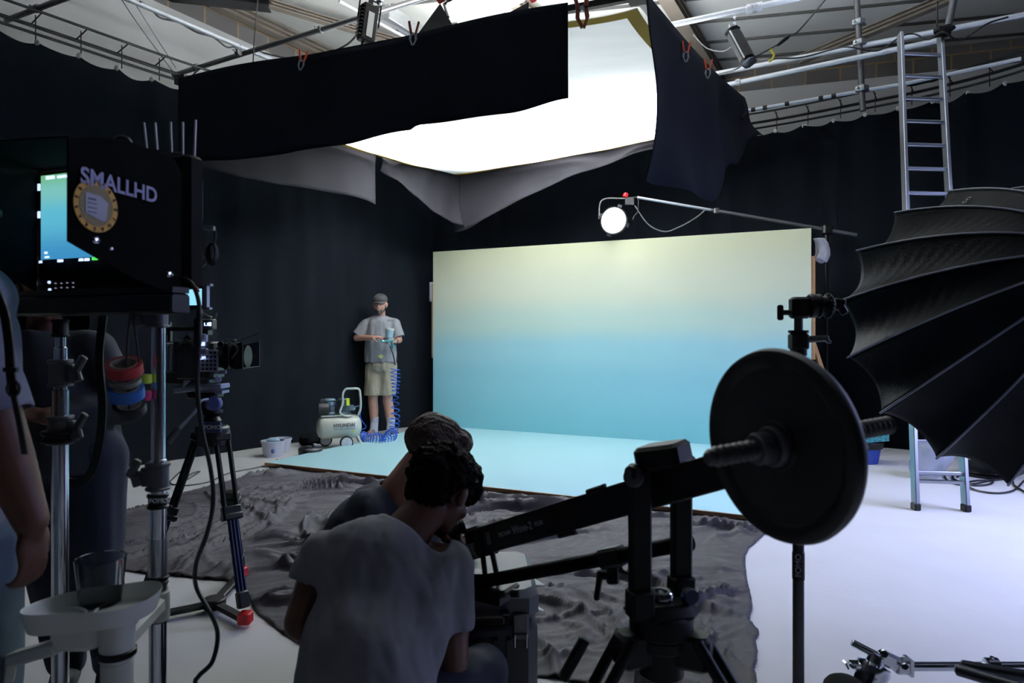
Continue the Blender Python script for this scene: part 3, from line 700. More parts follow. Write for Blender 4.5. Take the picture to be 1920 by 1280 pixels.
g.grid(rag, 24, 10); one(g, 'white_rag', mat('white_cloth', (205, 205, 210), .9, bump=.3, bscale=30), 'white rag draped over the stand at the top right of the backdrop', 'rag', solid=.004)
g = G(); 
cc2 = BL - bn * .08 + V(-.05, 0, 1.85)
g.grid(lambda u, v: cc2 + V(.04 * cos(u * 5), .03 * sin(u * 5), .12 - .26 * v), 12, 6); one(g, 'white_rag', mat('white_cloth', (205, 205, 210), .9), 'white rag tucked behind the left edge of the backdrop', 'rag', solid=.004)

# ------------------------------------------------------------------ ladder
ld = thing('ladder', P(1763, 957, 4.87), 'tall aluminium ladder leaning on the pipes behind the folded softbox', 'ladder')
lf0, rf0 = P(1717, 955, 4.9), P(1811, 961, 4.86); lt, rt = P(1688, 63, 6.05), P(1763, 66, 6.02)
lf0.z = rf0.z = .02
g = G(); g.bar(lf0, lt, .03, .065, up=V(0, 1, 0), ch=.004); part(g, 'rail', alu, ld)
g = G(); g.bar(rf0, rt, .03, .065, up=V(0, 1, 0), ch=.004); part(g, 'rail', alu, ld)
for q in (lf0, rf0):
    g = G(); g.box(q + V(0, 0, .005), (.045, .07, .05), ch=.008); part(g, 'rubber_foot', rubber, ld)
nr_ = 17
for k in range(nr_):
    t = .06 + k * .0555; g = G(); a, b = lf0.lerp(lt, t), rf0.lerp(rt, t); g.bar(a, b, .03, .03, ch=.006); part(g, 'rung', alu, ld)
g = G(); g.bar(lf0.lerp(lt, .045), rf0.lerp(rt, .045), .05, .02); part(g, 'spreader', galv, ld)

# ------------------------------------------------------------------ folded parabolic softbox, seen from behind
dome_m = mat('softbox_fabric', (10, 12, 19), .6, var=.12, scale=4, spec=.06, bump=.12, bscale=120)
C0 = V(2.203, 3.02, 1.29); AP = V(2.10, 2.36, 1.53); RR = .705
um = thing('parabolic_softbox', AP, 'large black ribbed parabolic softbox at the right edge seen from behind', 'softbox')
axis = (C0 - AP).normalized(); D_ = (C0 - AP).length
ux = V(-1, 0, 0); ux = (ux - axis * ux.dot(axis)).normalized(); uz = axis.cross(ux).normalized()
if uz.z < 0: uz = -uz
NRIB = 16
def surf(k, s_):  # k in rib units
    th = radians(13.5) + k * 2 * pi / NRIB; fr_ = k - math.floor(k)
    dip = sin(pi * fr_)
    r = RR * s_ * (1 - .105 * dip ** .75 * ss(s_, .1, 1) ** 1.2)
    t = D_ * (s_ ** 1.9)
    pl_ = .0045 * sin(s_ * 120 + 14 * fr_) * ss(dip, .35, .8) * ss(s_, .3, .7) * (1 - ss(s_, .93, 1))
    back = .10 * dip * s_ ** 2 * (1 if s_ < .98 else 1)
    return AP + axis * (t - pl_ + back * .35) + (ux * cos(th) + uz * sin(th)) * r
for k in range(NRIB):
    g = G(); g.grid(lambda u, v: surf(k + u * .9999, max(.06, v)), 18, 70); part(g, 'fabric_panel', dome_m, um, solid=.003)
rib_m = mat('rib_piping', (92, 95, 118), .45)
for k in range(NRIB):
    g = G(); g.tube([surf(k, .06 + .94 * i / 24) + (surf(k, .06 + .94 * i / 24) - C0).normalized() * .004 for i in range(25)], .005, 6); part(g, 'rib', rib_m, um)
front_m = mat('softbox_front_cloth', (150, 152, 158), .8)
g = G()
def frt(u, v): 
    k = u * NRIB; p = surf(k, 1.0); q = C0 + axis * .02; return q.lerp(p, v * .97)
g.grid(frt, 128, 4); part(g, 'front_diffuser', front_m, um)
g = G(); g.lathe([(-.06, .09), (0, .1), (.02, .09)], AP, axis); part(g, 'speed_ring', black, um)
# lettering on the panel: nearest surface point to given pixel
def on_dome(u, v):
    best = None
    for i in range(0, 40):
        for j in range(20, 70):
            k = 0 + i / 40 * 4 - 0; p = surf(k, j / 70); du = CX + F * p.x / p.y - u; dv = HV - F * (p.z - CH) / p.y - v
            d_ = du * du + dv * dv
            if best is None or d_ < best[0]: best = (d_, k, j / 70)
    _, k, s_ = best; p = surf(k, s_); n_ = (surf(k + .02, s_) - p).cross(surf(k, s_ + .01) - p).normalized()
    if n_.dot(-p + V(0, 0, CH)) < 0: n_ = -n_
    return p + n_ * .012, n_
p_, n_ = on_dome(1811, 386)
exx = V(1, 0, .12); exx = (exx - n_ * exx.dot(n_)).normalized()
lettering('lettering', '150', p_, exx, n_.cross(exx), .05, mat('grey_lettering', (120, 122, 130), .6), um, shear=.3)
p_, n_ = on_dome(1808, 364)
exx = V(1, 0, .22); exx = (exx - n_ * exx.dot(n_)).normalized(); eyy = n_.cross(exx)
g = G(); pts = []
for i in range(90):
    t = i / 89; pts.append(p_ + exx * (-.075 + .15 * t + .012 * sin(t * 23)) + eyy * (.016 * sin(t * 31) * (1.5 if .45 < t < .7 else .7) + .01 * sin(t * 9)) + n_ * .004)
g.tube(pts, .0011, 5); part(g, 'signature', mat('grey_lettering', (120, 122, 130), .6), um)
hd = thing('studio_flash', AP - axis * .2, 'studio flash head and stand holding the parabolic softbox', 'flash head')
g = G(); g.lathe([(-.42, .05), (-.40, .065), (-.05, .068), (-.04, .08)], AP - axis * .03, axis); part(g, 'head', black, hd)
sb = AP - axis * .22
g = G(); g.cyl(V(sb.x, sb.y, .3), sb - V(0, 0, .06), .016, seg=12); part(g, 'column', black, hd)
for k in range(3):
    a_ = k * 2.094 - .4; g = G(); g.cyl(V(sb.x, sb.y, .5), V(sb.x + .4 * cos(a_), sb.y + .4 * sin(a_), .012), .011, seg=8); part(g, 'leg', black, hd)

# ------------------------------------------------------------------ things on the floor at the right
bk = thing('paint_bucket', P(1632, 870, 6.64), 'blue bucket with a dark rim standing right of the backdrop', 'bucket')
bc = V(P(1630, 870, 6.64).x, 6.72, 0)
blue_b = mat('blue_plastic', (32, 62, 150), .5, var=.35, scale=14)
g = G(); g.lathe([(0, .11), (.004, .115), (.15, .14)], bc, capb=False); g.lathe([(.01, .10), (.15, .135)], bc, capb=False); part(g, 'body', blue_b, bk)
g = G(); g.lathe([(.148, .14), (.15, .155), (.20, .165), (.215, .16), (.21, .145)], bc, capb=False, capa=False); part(g, 'rim', blackplastic, bk)
g = G(); M = euler(radians(4), radians(-3), .2)
g.box(bc + V(0, 0, .235), (.34, .24, .012), M)
for sx in (-1, 1): g.box(bc + V(0, 0, .255) + M @ V(sx * .165, 0, 0), (.012, .24, .05), M)
for sy in (-1, 1): g.box(bc + V(0, 0, .258) + M @ V(0, sy * .118, 0), (.34, .008, .065), M)
tray_m = mat('paint_spattered_tray', (90, 190, 190), .5)
nt = tray_m.node_tree; cr_ = nt.nodes.new('ShaderNodeValToRGB'); cr_.color_ramp.elements[0].position = .44; cr_.color_ramp.elements[1].position = .46
cr_.color_ramp.elements[0].color = (.02, .03, .03, 1); cr_.color_ramp.elements[1].color = (.1, .5, .5, 1)
n2 = nt.nodes.new('ShaderNodeTexNoise'); n2.inputs['Scale'].default_value = 22; nt.links.new(n2.outputs[0], cr_.inputs[0]); nt.links.new(cr_.outputs[0], nt.nodes['Principled BSDF'].inputs['Base Color'])
one(g, 'paint_tray', tray_m, 'turquoise-spattered paint tray lying on the blue bucket', 'paint tray')
# clear sack and cable reel behind the ladder
clear_m = mat('clear_polythene', (190, 198, 215), .25, alpha=.42, bump=.8, bscale=14)
g = G(); sc_ = P(1735, 898, 6.0); sc_.z = 0
def sack(u, v):
    a_ = u * 2 * pi; r = (.10 + .13 * sin(pi * min(1, v * 1.05 + .02)) ** .6) * (1 + .18 * noise.noise(V(cos(a_) * 1.6, sin(a_) * 1.6, v * 3)))
    return sc_ + V(r * cos(a_) * .75 + .12 * v, r * sin(a_) * .6, .012 + .36 * v)
g.grid(sack, 28, 16); one(g, 'polythene_sack', clear_m, 'crumpled clear polythene sack on the floor seen through the ladder', 'plastic sack', solid=.003)
rc = P(1852, 895, 6.1); rc.z = 0
rr_ = thing('cable_reel', rc, 'black cable reel lying flat on the floor behind the softbox', 'cable reel')
g = G(); g.lathe([(.005, .05), (.006, .2), (.02, .2), (.022, .14), (.09, .14), (.092, .2), (.106, .2), (.108, .05)], rc); part(g, 'spool', blackplastic, rr_)
g = G(); g.tube([rc + V(.16 * cos(i * .5), .16 * sin(i * .5), .03 + i * .0007) for i in range(76)], .008, 6); part(g, 'wound_cable', cable_m, rr_)
def floor_cable(px, r, label, closed=False, m=cable_m):
    pts = []
    for u, v in px: q = Pz(u, v, 0); q.z = r + .002; pts.append(q)
    g = G(); g.tube(cat_rom(pts, 8), r, 6); return one(g, 'cable', m, label, 'cable', loc=pts[0])
floor_cable([(1766, 868), (1769, 885), (1775, 900), (1795, 910), (1830, 908), (1870, 900)], .007, 'thin black cable on the floor running into the coil behind the softbox')
floor_cable([(1920, 903), (1903, 920), (1880, 926), (1850, 925), (1822, 918), (1812, 908), (1830, 903), (1860, 902), (1895, 900), (1902, 912), (1925, 926)], .008, 'black cable looped on the floor below the softbox edge')
floor_cable([(1810, 885), (1790, 890), (1787, 898), (1800, 905), (1830, 912), (1862, 905), (1840, 880), (1815, 872), (1800, 885), (1796, 896)], .008, 'black cable loops beside the cable reel')
# ------------------------------------------------------------------ air compressor, hose, buckets
cm = V(-1.93, 7.62, 0)
cp = thing('air_compressor', cm, 'cream air compressor with two cylinders and a tubular handle on the floor', 'air compressor')
cream = mat('cream_enamel', (205, 205, 188), .35, coat=.3)
ax = V(.93, .37, 0).normalized(); ay = V(-ax.y, ax.x, 0)   # tank axis runs right and slightly away
def CL(a, b, z): return cm + ax * a + ay * b + V(0, 0, z)
g = G(); g.lathe([(-.245, .02), (-.24, .06), (-.22, .105), (-.18, .128), (.18, .128), (.22, .105), (.24, .06), (.245, .02)], CL(0, 0, .235), ax, seg=32); part(g, 'tank', cream, cp)
g = G(); g.lathe([(-.262, .012), (-.246, .02), (-.24, .02)], CL(0, 0, .235), ax); part(g, 'drain_boss', steel_d, cp)
for sy in (-1, 1):
    g = G(); g.lathe([(-.02, .05), (-.018, .072), (.018, .072), (.02, .05)], CL(.06 if sy < 0 else -.13, sy * .15, .075), ay, seg=24); w_ = part(g, 'wheel', black, cp)
    g = G(); c = CL(.06 if sy < 0 else -.13, sy * .15, .075); g.lathe([(-.024, .02), (-.024, .058), (.024, .058), (.024, .02)], c, ay, seg=24)
    for k in range(5): a_ = k * 2 * pi / 5; g.bar(c - ay * .026, c - ay * .026 + (ax * cos(a_) + V(0, 0, sin(a_))) * .055, .014, .006)
    part(g, 'hub_cap', mat('white_enamel', (225, 225, 225), .4), w_)
g = G()
for (a, b, c_, d) in ((.06, -.05, .06, -.14), (-.13, .05, -.13, .14)): g.bar(CL(a, b, .13), CL(c_, d, .08), .03, .012)
part(g, 'axle_bracket', cream, cp)
for sy in (-1, 1):
    g = G(); g.bar(CL(.19, sy * .05, .14), CL(.24, sy * .1, .03), .03, .01); ft = part(g, 'foot', cream, cp)
    g = G(); g.cyl(CL(.24, sy * .1, .001), CL(.24, sy * .1, .035), .02, seg=12, ch=.004); part(g, 'rubber_pad', rubber, ft)
g = G(); g.box(CL(-.03, 0, .365), (.34, .16, .012), Matrix((ax, ay, V(0, 0, 1))).transposed()); part(g, 'deck', cream, cp)
for dx in (-.10, .05):
    g = G(); g.lathe([(0, .06), (.02, .062), (.03, .05), (.10, .05), (.105, .06), (.14, .06), (.145, .055)], CL(dx, 0, .375)); 
    for k in range(4): g.lathe([(0, .05), (.004, .06), (.008, .05)], CL(dx, 0, .41 + k * .015))
    g.box(CL(dx, 0, .535), (.12, .12, .03), Matrix((ax, ay, V(0, 0, 1))).transposed(), ch=.015); part(g, 'cylinder_head', mat('cast_alloy', (105, 122, 132), .45, .6), cp)
g = G(); g.lathe([(-.235, .02), (-.23, .065), (-.2, .075), (-.12, .075), (-.1, .05)], CL(0, -.01, .44), ax); part(g, 'motor_cover', blackplastic, cp)
g = G(); g.lathe([(.05, .05), (.07, .06), (.12, .05)], CL(0, 0, .43), ax); g.box(CL(-.17, 0, .53), (.05, .05, .035)); part(g, 'motor', steel_d, cp)
g = G(); g.tube(cat_rom([CL(.20, -.07, .36), CL(.225, -.07, .45), CL(.22, -.07, .60), CL(.20, -.07, .655), CL(.12, -.07, .66), CL(.06, -.07, .655), CL(.03, -.07, .60), CL(.03, -.07, .5), CL(.0, -.07, .40), CL(.06, -.08, .36), CL(.12, -.07, .355)]), .013, 10); part(g, 'handle', cream, cp)
g = G(); g.box(CL(.09, -.03, .44), (.05, .05, .1)); g.cyl(CL(.1, -.05, .43), CL(.17, -.05, .43), .018, seg=12); g.lathe([(-.0, .026), (.014, .028), (.015, .02)], CL(.13, -.07, .455), -ay); g.cyl(CL(.15, -.05, .45), CL(.24, -.05, .47), .008, seg=8); part(g, 'regulator', mat('cast_alloy', (105, 122, 132), .45, .6), cp)
g = G(); g.box(CL(.085, -.085, .515), (.035, .012, .08), Matrix((ax, ay, V(0, 0, 1))).transposed()); part(g, 'warning_tag', mat('yellow_green', (205, 215, 30), .5), cp)
ltr = mat('dark_lettering', (35, 38, 40), .6)
lettering('lettering', 'HYUNDAI', CL(.04, -.131, .262), ax, V(0, 0, 1) + ay * .3, .052, ltr, cp, bold=.0015)
lettering('small_lettering', 'SILENT AIR COMPRESSOR', CL(.04, -.134, .222), ax, V(0, 0, 1) + ay * .0, .02, mat('blue_grey_lettering', (80, 105, 120), .6), cp)
g = G(); g.box(CL(.14, -.126, .19), (.02, .004, .02), Matrix((ax, ay, V(0, 0, 1))).transposed()); part(g, 'sticker', mat('yellow_green', (205, 215, 30), .5), cp)
# coiled hose: regulator -> floor heap -> up to the spray gun
hosepath = [CL(.24, -.05, .47), P(676, 783, 7.75), P(686, 800, 7.85), P(676, 806, 7.8), P(672, 812, 7.8)]
g = G(); g.tube(cat_rom(hosepath), .006, 8)
def coil(ctrl, rad, turns, n, rfun=None, r=.0055, axis_flat=None):
    c = cat_rom(ctrl, 12); pts = []
    L = len(c) - 1
    for i in range(n + 1):
        t = i / n; f = t * L; k = min(int(f), L - 1); p = c[k].lerp(c[k + 1], f - k); d = (c[k + 1] - c[k]).normalized()
        x, y, _ = frame_of(d, V(0, 1, .2)); a_ = 2 * pi * turns * t; rr = rfun(t) if rfun else rad
        pts.append(p + (x * cos(a_) + y * sin(a_)) * rr)
    return pts
heap = [V(P(676, 812, 7.78).x, 7.78, .09), V(P(690, 816, 7.78).x, 7.78, .085), V(P(712, 823, 7.74).x, 7.74, .075), V(P(728, 821, 7.8).x, 7.8, .08), V(P(738, 806, 8.05).x, 8.05, .12)]
hp1 = coil(heap, .066, 19, 700, lambda t: .058 + .012 * sin(t * 17) if t > .02 else .03)
up = [heap[-1], P(741, 780, 8.15), P(741, 740, 8.2), P(742, 715, 8.22), P(741, 690, 8.22)]
hp2 = coil(up, .04, 14, 480, lambda t: .046 + .008 * sin(t * 9))
hp3 = [P(741, 684, 8.2), P(737, 664, 8.18), P(731, 648, 8.17)]
for i, p in enumerate(hp1):
    if p.z < .008: p.z = .008 + .0
hose = thing('air_hose', heap[0], 'blue coiled air hose running from the compressor up to the spray gun', 'air hose')
part(g, 'tail', blue_m, hose)
g = G(); g.tube(hp1 + hp2, .0055, 6); part(g, 'coil', blue_m, hose)
g = G(); g.tube(cat_rom(hp3), .008, 8); part(g, 'end_sleeve', black, hose)
# buckets
def bucket(c, r, h, name, m, label, cat, lidded=False, handle=True):
    root = thing(name, c, label, cat)
    g = G(); g.lathe([(0, r * .82), (.004, r * .84), (h * .86, r * .97), (h * .87, r * 1.04), (h, r * 1.05), (h, r * .97), (.01, r * .80)], c, capb=True); part(g, 'body', m, root)
    return root
wp = mat('white_bucket_plastic', (205, 206, 215), .5, var=.12, scale=10)
b1c = V(P(507, 858, 7.0).x, 7.08, 0)
b1 = bucket(b1c, .118, .165, 'paint_bucket', wp, 'white paint bucket with a blue smear on the floor left of the compressor', 'bucket')
g = G(); g.ball(b1c + V(.0, 0, .165), (.07, .05, .03)); part(g, 'paint_rag', mat('pale_blue_rag', (165, 190, 205), .8), b1)
g = G(); g.ball(b1c + V(.035, -.105, .07), (.02, .006, .025)); part(g, 'paint_smear', mat('blue_smear', (110, 125, 175), .6), b1)
bucket(V(P(519, 850, 7.3).x + .04, 7.34, 0), .1, .15, 'paint_tub', wp, 'smaller white tub tucked behind the white paint bucket', 'tub')
dc = V(P(580, 857, 7.1).x, 7.13, 0)
dk = thing('disc_cleaner', dc, 'round flat black device on the floor between the white bucket and the compressor', 'device')
g = G(); g.lathe([(.004, .10), (.008, .118), (.07, .122), (.08, .112), (.085, .10)], dc); part(g, 'body', blackplastic, dk)
g = G(); g.lathe([(.085, .03), (.098, .035), (.1, .01)], dc + V(-.02, 0, 0)); g.box(dc + V(.06, .03, .10), (.09, .03, .03), euler(0, .2, .6), ch=.008); part(g, 'top_module', steel_d, dk)
bag = thing('dark_bag', V(P(585, 838, 7.7).x, 7.85, 0), 'low dark bag against the left curtain behind the round device', 'bag')
g = G(); g.box(V(P(585, 838, 7.7).x, 7.85, .07), (.42, .14, .13), euler(0, 0, .9), ch=.05); part(g, 'body', blackmatte, bag)
floor_cable([(335, 915), (355, 892), (375, 885), (352, 900), (338, 912), (390, 905), (430, 888), (480, 878), (520, 868), (570, 852)], .006, 'thin black cable trailing across the white floor left of the bucket')
floor_cable([(318, 905), (340, 885), (352, 893), (345, 905), (325, 910), (316, 903)], .006, 'small loop of black cable on the floor behind the camera tripod')
floor_cable([(448, 903), (480, 905), (520, 862)], .005, 'short thin wire near the left corner of the turquoise boards')

# ------------------------------------------------------------------ cinema camera on tripod
TY = 3.12
ct = thing('camera_tripod', V(P(395, 1130, 3.0).x, 3.12, 0), 'black two-stage camera tripod with red feet and a ground spreader', 'tripod')
tube_d = mat('dark_blue_tube', (30, 36, 60), .35, .6)
hub = P(398, 812, TY)
feet = [P(460, 1172, 2.93), P(250, 1165, 2.93), P(452, 1085, 3.50)]
feet = [V(f.x, f.y, .03) for f in feet]
tops = [hub + V(.05, -.02, 0), hub + V(-.055, -.02, 0), hub + V(.02, .05, 0)]
for i in range(3):
    a, b = tops[i], feet[i]; dv = (b - a); x, y, d = frame_of(dv)
    g = G()
    for s_ in (-1, 1): g.cyl(a + x * s_ * .028, a + dv * .46 + x * s_ * .028, .011, seg=8)
    g.bar(a + dv * .40, a + dv * .47, .085, .035, ch=.006); g.bar(a - dv * .0, a + dv * .04, .075, .04, ch=.006); lg = part(g, 'leg', black, ct)
    g = G()
    for s_ in (-.5, .5): g.cyl(a + dv * .42 + x * s_ * .03, b - d * .06 + x * s_ * .03, .009, seg=8)
    g.cyl(a + dv * .42, b - d * .08, .010, seg=8); part(g, 'lower_tube', tube_d, lg)
    g = G(); g.bar(a + dv * .44, a + dv * .475, .09, .05, ch=.008); part(g, 'clamp', blackplastic, lg); g = G(); g.bar(b - d * .12, b - d * .05, .05, .04, ch=.008); part(g, 'clamp', blackplastic, lg)
    g = G(); g.box(b + V(0, 0, .01), (.055, .055, .05), ch=.008); part(g, 'foot', red_m, lg)
spc = V(P(398, 1130, 3.08).x, 3.1, .035)
for i in range(3):
    g = G(); g.bar(spc, feet[i], .045, .022, ch=.005); part(g, 'spreader_arm', black, ct)
g = G(); g.cyl(spc - V(0, 0, .02), spc + V(0, 0, .025), .05, seg=16, ch=.006); part(g, 'spreader_hub', black, ct)
g = G(); g.cyl(hub - V(0, 0, .06), hub + V(0, 0, .035), .075, seg=24, ch=.01); part(g, 'bowl', black, ct)
g = G(); g.box(P(397, 801, TY - .085), (.085, .012, .045), ch=.003); part(g, 'name_plate', mat('blue_plate', (40, 52, 100), .4), ct)
lettering('lettering', 'FOMO', P(398, 801, TY - .093), V(1, 0, 0), V(0, 0, 1), .026, white_letter, ct, bold=.0006)
hdx = thing('fluid_head', hub + V(0, 0, .04), 'blue-grey fluid pan head with a silver handle on the camera tripod', 'tripod head')
g = G(); g.lathe([(.0, .03), (.02, .04), (.04, .028), (.055, .045), (.07, .045)], hub + V(0, 0, .038)); part(g, 'base', black, hdx)
g = G(); g.ball(P(400, 756, TY), (.038, .05, .038)); g.cyl(P(400, 756, TY - .06), P(400, 756, TY + .06), .034, seg=20, ch=.008); part(g, 'drag_body', mat('blue_grey_paint', (72, 80, 130), .4, .3), hdx)
g = G(); g.box(P(385, 740, TY), (.14, .09, .03), ch=.01); g.box(P(384, 757, TY), (.05, .08, .07), ch=.01); part(g, 'plate', black, hdx)
hpts = cat_rom([P(390, 748, 3.05), P(376, 752, 3.02), P(368, 768, 3.0), P(340, 800, 2.95), P(334, 806, 2.94)])
g = G(); g.tube(hpts, .008, 8); ph = part(g, 'pan_handle', alu, hdx)
g = G(); g.tube([P(336, 803, 2.945), P(332, 808, 2.94), P(314, 830, 2.9), P(310, 834, 2.9)], [.012, .016, .016, .009], 10); part(g, 'grip', rubber, ph)
# camera
cc_ = P(380, 680, TY)
cam_r = thing('cinema_camera', cc_, 'dark cinema camera with lit screens and a matte box on the left tripod', 'camera')
cgrey = mat('camera_grey', (140, 145, 172), .5, .1); cdark = mat('camera_body_dark', (24, 26, 34), .5)
g = G(); g.box(P(376, 675, TY), (.17, .14, .17), ch=.012); part(g, 'body', cdark, cam_r)
g = G(); g.box(P(389, 676, TY - .076), (.098, .012, .098), ch=.004); pn = part(g, 'side_panel', cgrey, cam_r)
for i in range(5):
    for j in range(5):
        if i == 0 and j in (1, 2): continue
        g = G(); c = P(373 + i * 7.6, 661 + j * 7.6, TY - .083); g.cyl(c, c - V(0, .003, 0), .0055, seg=10); part(g, 'button', black, pn)
g = G(); g.box(P(380, 640, TY - .06), (.04, .03, .07), ch=.006); g.box(P(380, 659, TY - .09), (.05, .02, .03), ch=.006); g.box(P(381, 627, TY - .05), (.02, .03, .03)); part(g, 'side_bracket', cgrey, cam_r)
scr = mat('screen_blue_glow', (120, 190, 215), .3, emis=(120, 195, 225), estr=1.0)
scr_w = mat('screen_white_glow', (200, 215, 250), .3, emis=(190, 210, 255), estr=1.2)
def lcd(g, u0, v0, u1, v1, Y): g.box((P(u0, v0, Y) + P(u1, v1, Y)) / 2, (abs(u1 - u0) / F * Y, .004, abs(v1 - v0) / F * Y))
g = G(); lcd(g, 374, 641, 384, 648, TY - .082); part(g, 'status_lcd', scr_w, cam_r)
for (u, v, t) in ((379, 671, 'L.58'), (389, 608, 'L.58')):
    lettering('digits', t, P(u, v, TY - .094), V(1, 0, 0), V(0, 0, 1), .018, scr_w, cam_r, bold=.0008)
g = G(); lcd(g, 372, 663, 387, 666, TY - .1); 
g = G(); lcd(g, 391, 604, 396, 611, TY - .08); part(g, 'timecode_lcd', scr_w, cam_r)
g = G(); g.box(P(390, 608, TY - .04), (.06, .06, .05), ch=.008); g.box(P(388, 619, TY - .04), (.03, .05, .04)); part(g, 'top_unit', cdark, cam_r)
g = G()
for k in range(3): g.box(P(321 + k * 8, 668, TY + .02), (.017, .11 - .02 * k, .125), ch=.004)
part(g, 'battery', cgrey, cam_r)
g = G(); g.box(P(346, 668, TY), (.05, .13, .15), ch=.01)
for (u, v) in ((350, 640), (342, 650), (356, 632), (362, 645)): g.box(P(u, v, TY - .05), (.025, .05, .025), euler(.3, .5, u))
part(g, 'rear_module', cdark, cam_r)
g = G(); g.box(P(318, 616, TY), (.012, .02, .06)); g.bar(P(316, 616, TY), P(372, 616, TY), .012, .02, ch=.003); g.bar(P(368, 616, TY), P(372, 640, TY), .015, .02); g.bar(P(319, 612, TY), P(319, 640, TY), .012, .02); part(g, 'top_handle', blackplastic, cam_r)
g = G(); g.lathe([(0, .05), (.02, .055), (.06, .05), (.07, .057), (.11, .057), (.13, .05)], P(412, 668, TY + .0), V(1, 0, 0)); part(g, 'lens', black, cam_r)
for k in range(5):
    g = G(); c = P(416 + 4 * (k % 3), 645 + k * 6, TY - .06); g.lathe([(0, .012), (.006, .014), (.02, .012)], c, V(0, -1, 0), seg=12); part(g, 'lens_motor' if k % 2 else 'lens_knob', steel_d if k % 2 else black, cam_r)
mb0, mb1 = P(432, 672, TY), P(454, 666, TY)
g = G(); g.box(P(436, 667, TY), (.02, .16, .12), ch=.006); q = [P(440, 645, TY - .07), P(440, 692, TY - .07), P(455, 691, TY - .10), P(455, 641, TY - .10)]
g.prism(q, (0, 0, 0), (0, .005, 0)); q2 = [p + V(0, .14 + (.06 if i > 1 else 0), 0) for i, p in enumerate(q)]; g.prism(q2, (0, 0, 0), (0, .005, 0)); g.prism([q[1], q[2], q2[2], q2[1]], (0, 0, 0), (0, 0, .004)); part(g, 'matte_box', black, cam_r)
g = G(); q = [P(437, 643, TY - .08), P(488, 625, TY - .11), P(488, 626, TY + .11), P(437, 643, TY + .08)]; g.prism(q, (0, 0, 0), (0, 0, .004)); part(g, 'top_flag', cdark, cam_r)
g = G(); g.bar(P(420, 636, TY - .05), P(446, 640, TY - .07), .006); g.ball(P(430, 643, TY - .08), .007); g.ball(P(440, 639, TY - .08), .008); g.tube(cat_rom([P(428, 640, TY - .08), P(440, 646, TY - .1), P(446, 655, TY - .1), P(440, 665, TY - .1), P(434, 672, TY - .09)]), .003, 6); part(g, 'flag_bracket', steel_d, cam_r)
for dy in (-.045, .045):
    g = G(); g.cyl(P(338, 701, TY + dy), P(424, 697, TY + dy), .0075, seg=8); part(g, 'support_rod', cgrey, cam_r)
g = G(); g.bar(P(335, 731, TY - .0), P(423, 723, TY - .0), .10, .022, ch=.004); g.bar(P(372, 735, TY), P(423, 734, TY), .08, .012); part(g, 'dovetail_plate', cgrey, cam_r)
g = G(); g.box(P(352, 712, TY), (.08, .09, .035), ch=.005); g.box(P(385, 712, TY), (.07, .09, .03), ch=.005); g.box(P(330, 708, TY), (.05, .09, .05), ch=.005); part(g, 'bridge_plate', cdark, cam_r)
g = G(); g.prism([P(344, 726, TY - .08), P(358, 713, TY - .08), P(346, 713, TY - .08)], (0, 0, 0), (0, -.008, 0)); part(g, 'lever', cgrey, cam_r); g = G(); g.cyl(P(409, 711, TY - .04), P(409, 711, TY - .085), .014, seg=14, ch=.003); part(g, 'lock_knob', cgrey, cam_r)
# on-board monitor
om = thing('onboard_monitor', P(363, 556, TY), 'small glowing monitor mounted above the cinema camera', 'monitor')
g = G(); g.box(P(364, 557, TY), (.108, .025, .115), ch=.006); part(g, 'housing', black, om)
g = G(); lcd(g, 348, 541, 378, 572, TY - .016); part(g, 'screen', scr_w if False else mat('onboard_screen', (150, 210, 230), .3, emis=(135, 205, 235), estr=1.0), om)
g = G(); g.box(P(388, 556, TY + .01), (.012, .03, .118)); g.box(P(392, 534, TY + .01), (.025, .03, .01)); g.box(P(391, 578, TY + .01), (.022, .03, .01)); part(g, 'bracket', cgrey, om)
g = G(); g.tube([P(372, 580, TY), P(376, 586, TY), P(392, 594, TY - .02), P(394, 604, TY - .03)], .006, 8); g.ball(P(374, 584, TY - .01), .011); g.ball(P(394, 597, TY - .03), .012); g.tube([P(394, 598, TY - .03), P(404, 594, TY - .04), P(406, 586, TY - .04)], .004, 6); part(g, 'arm', steel_d, om)

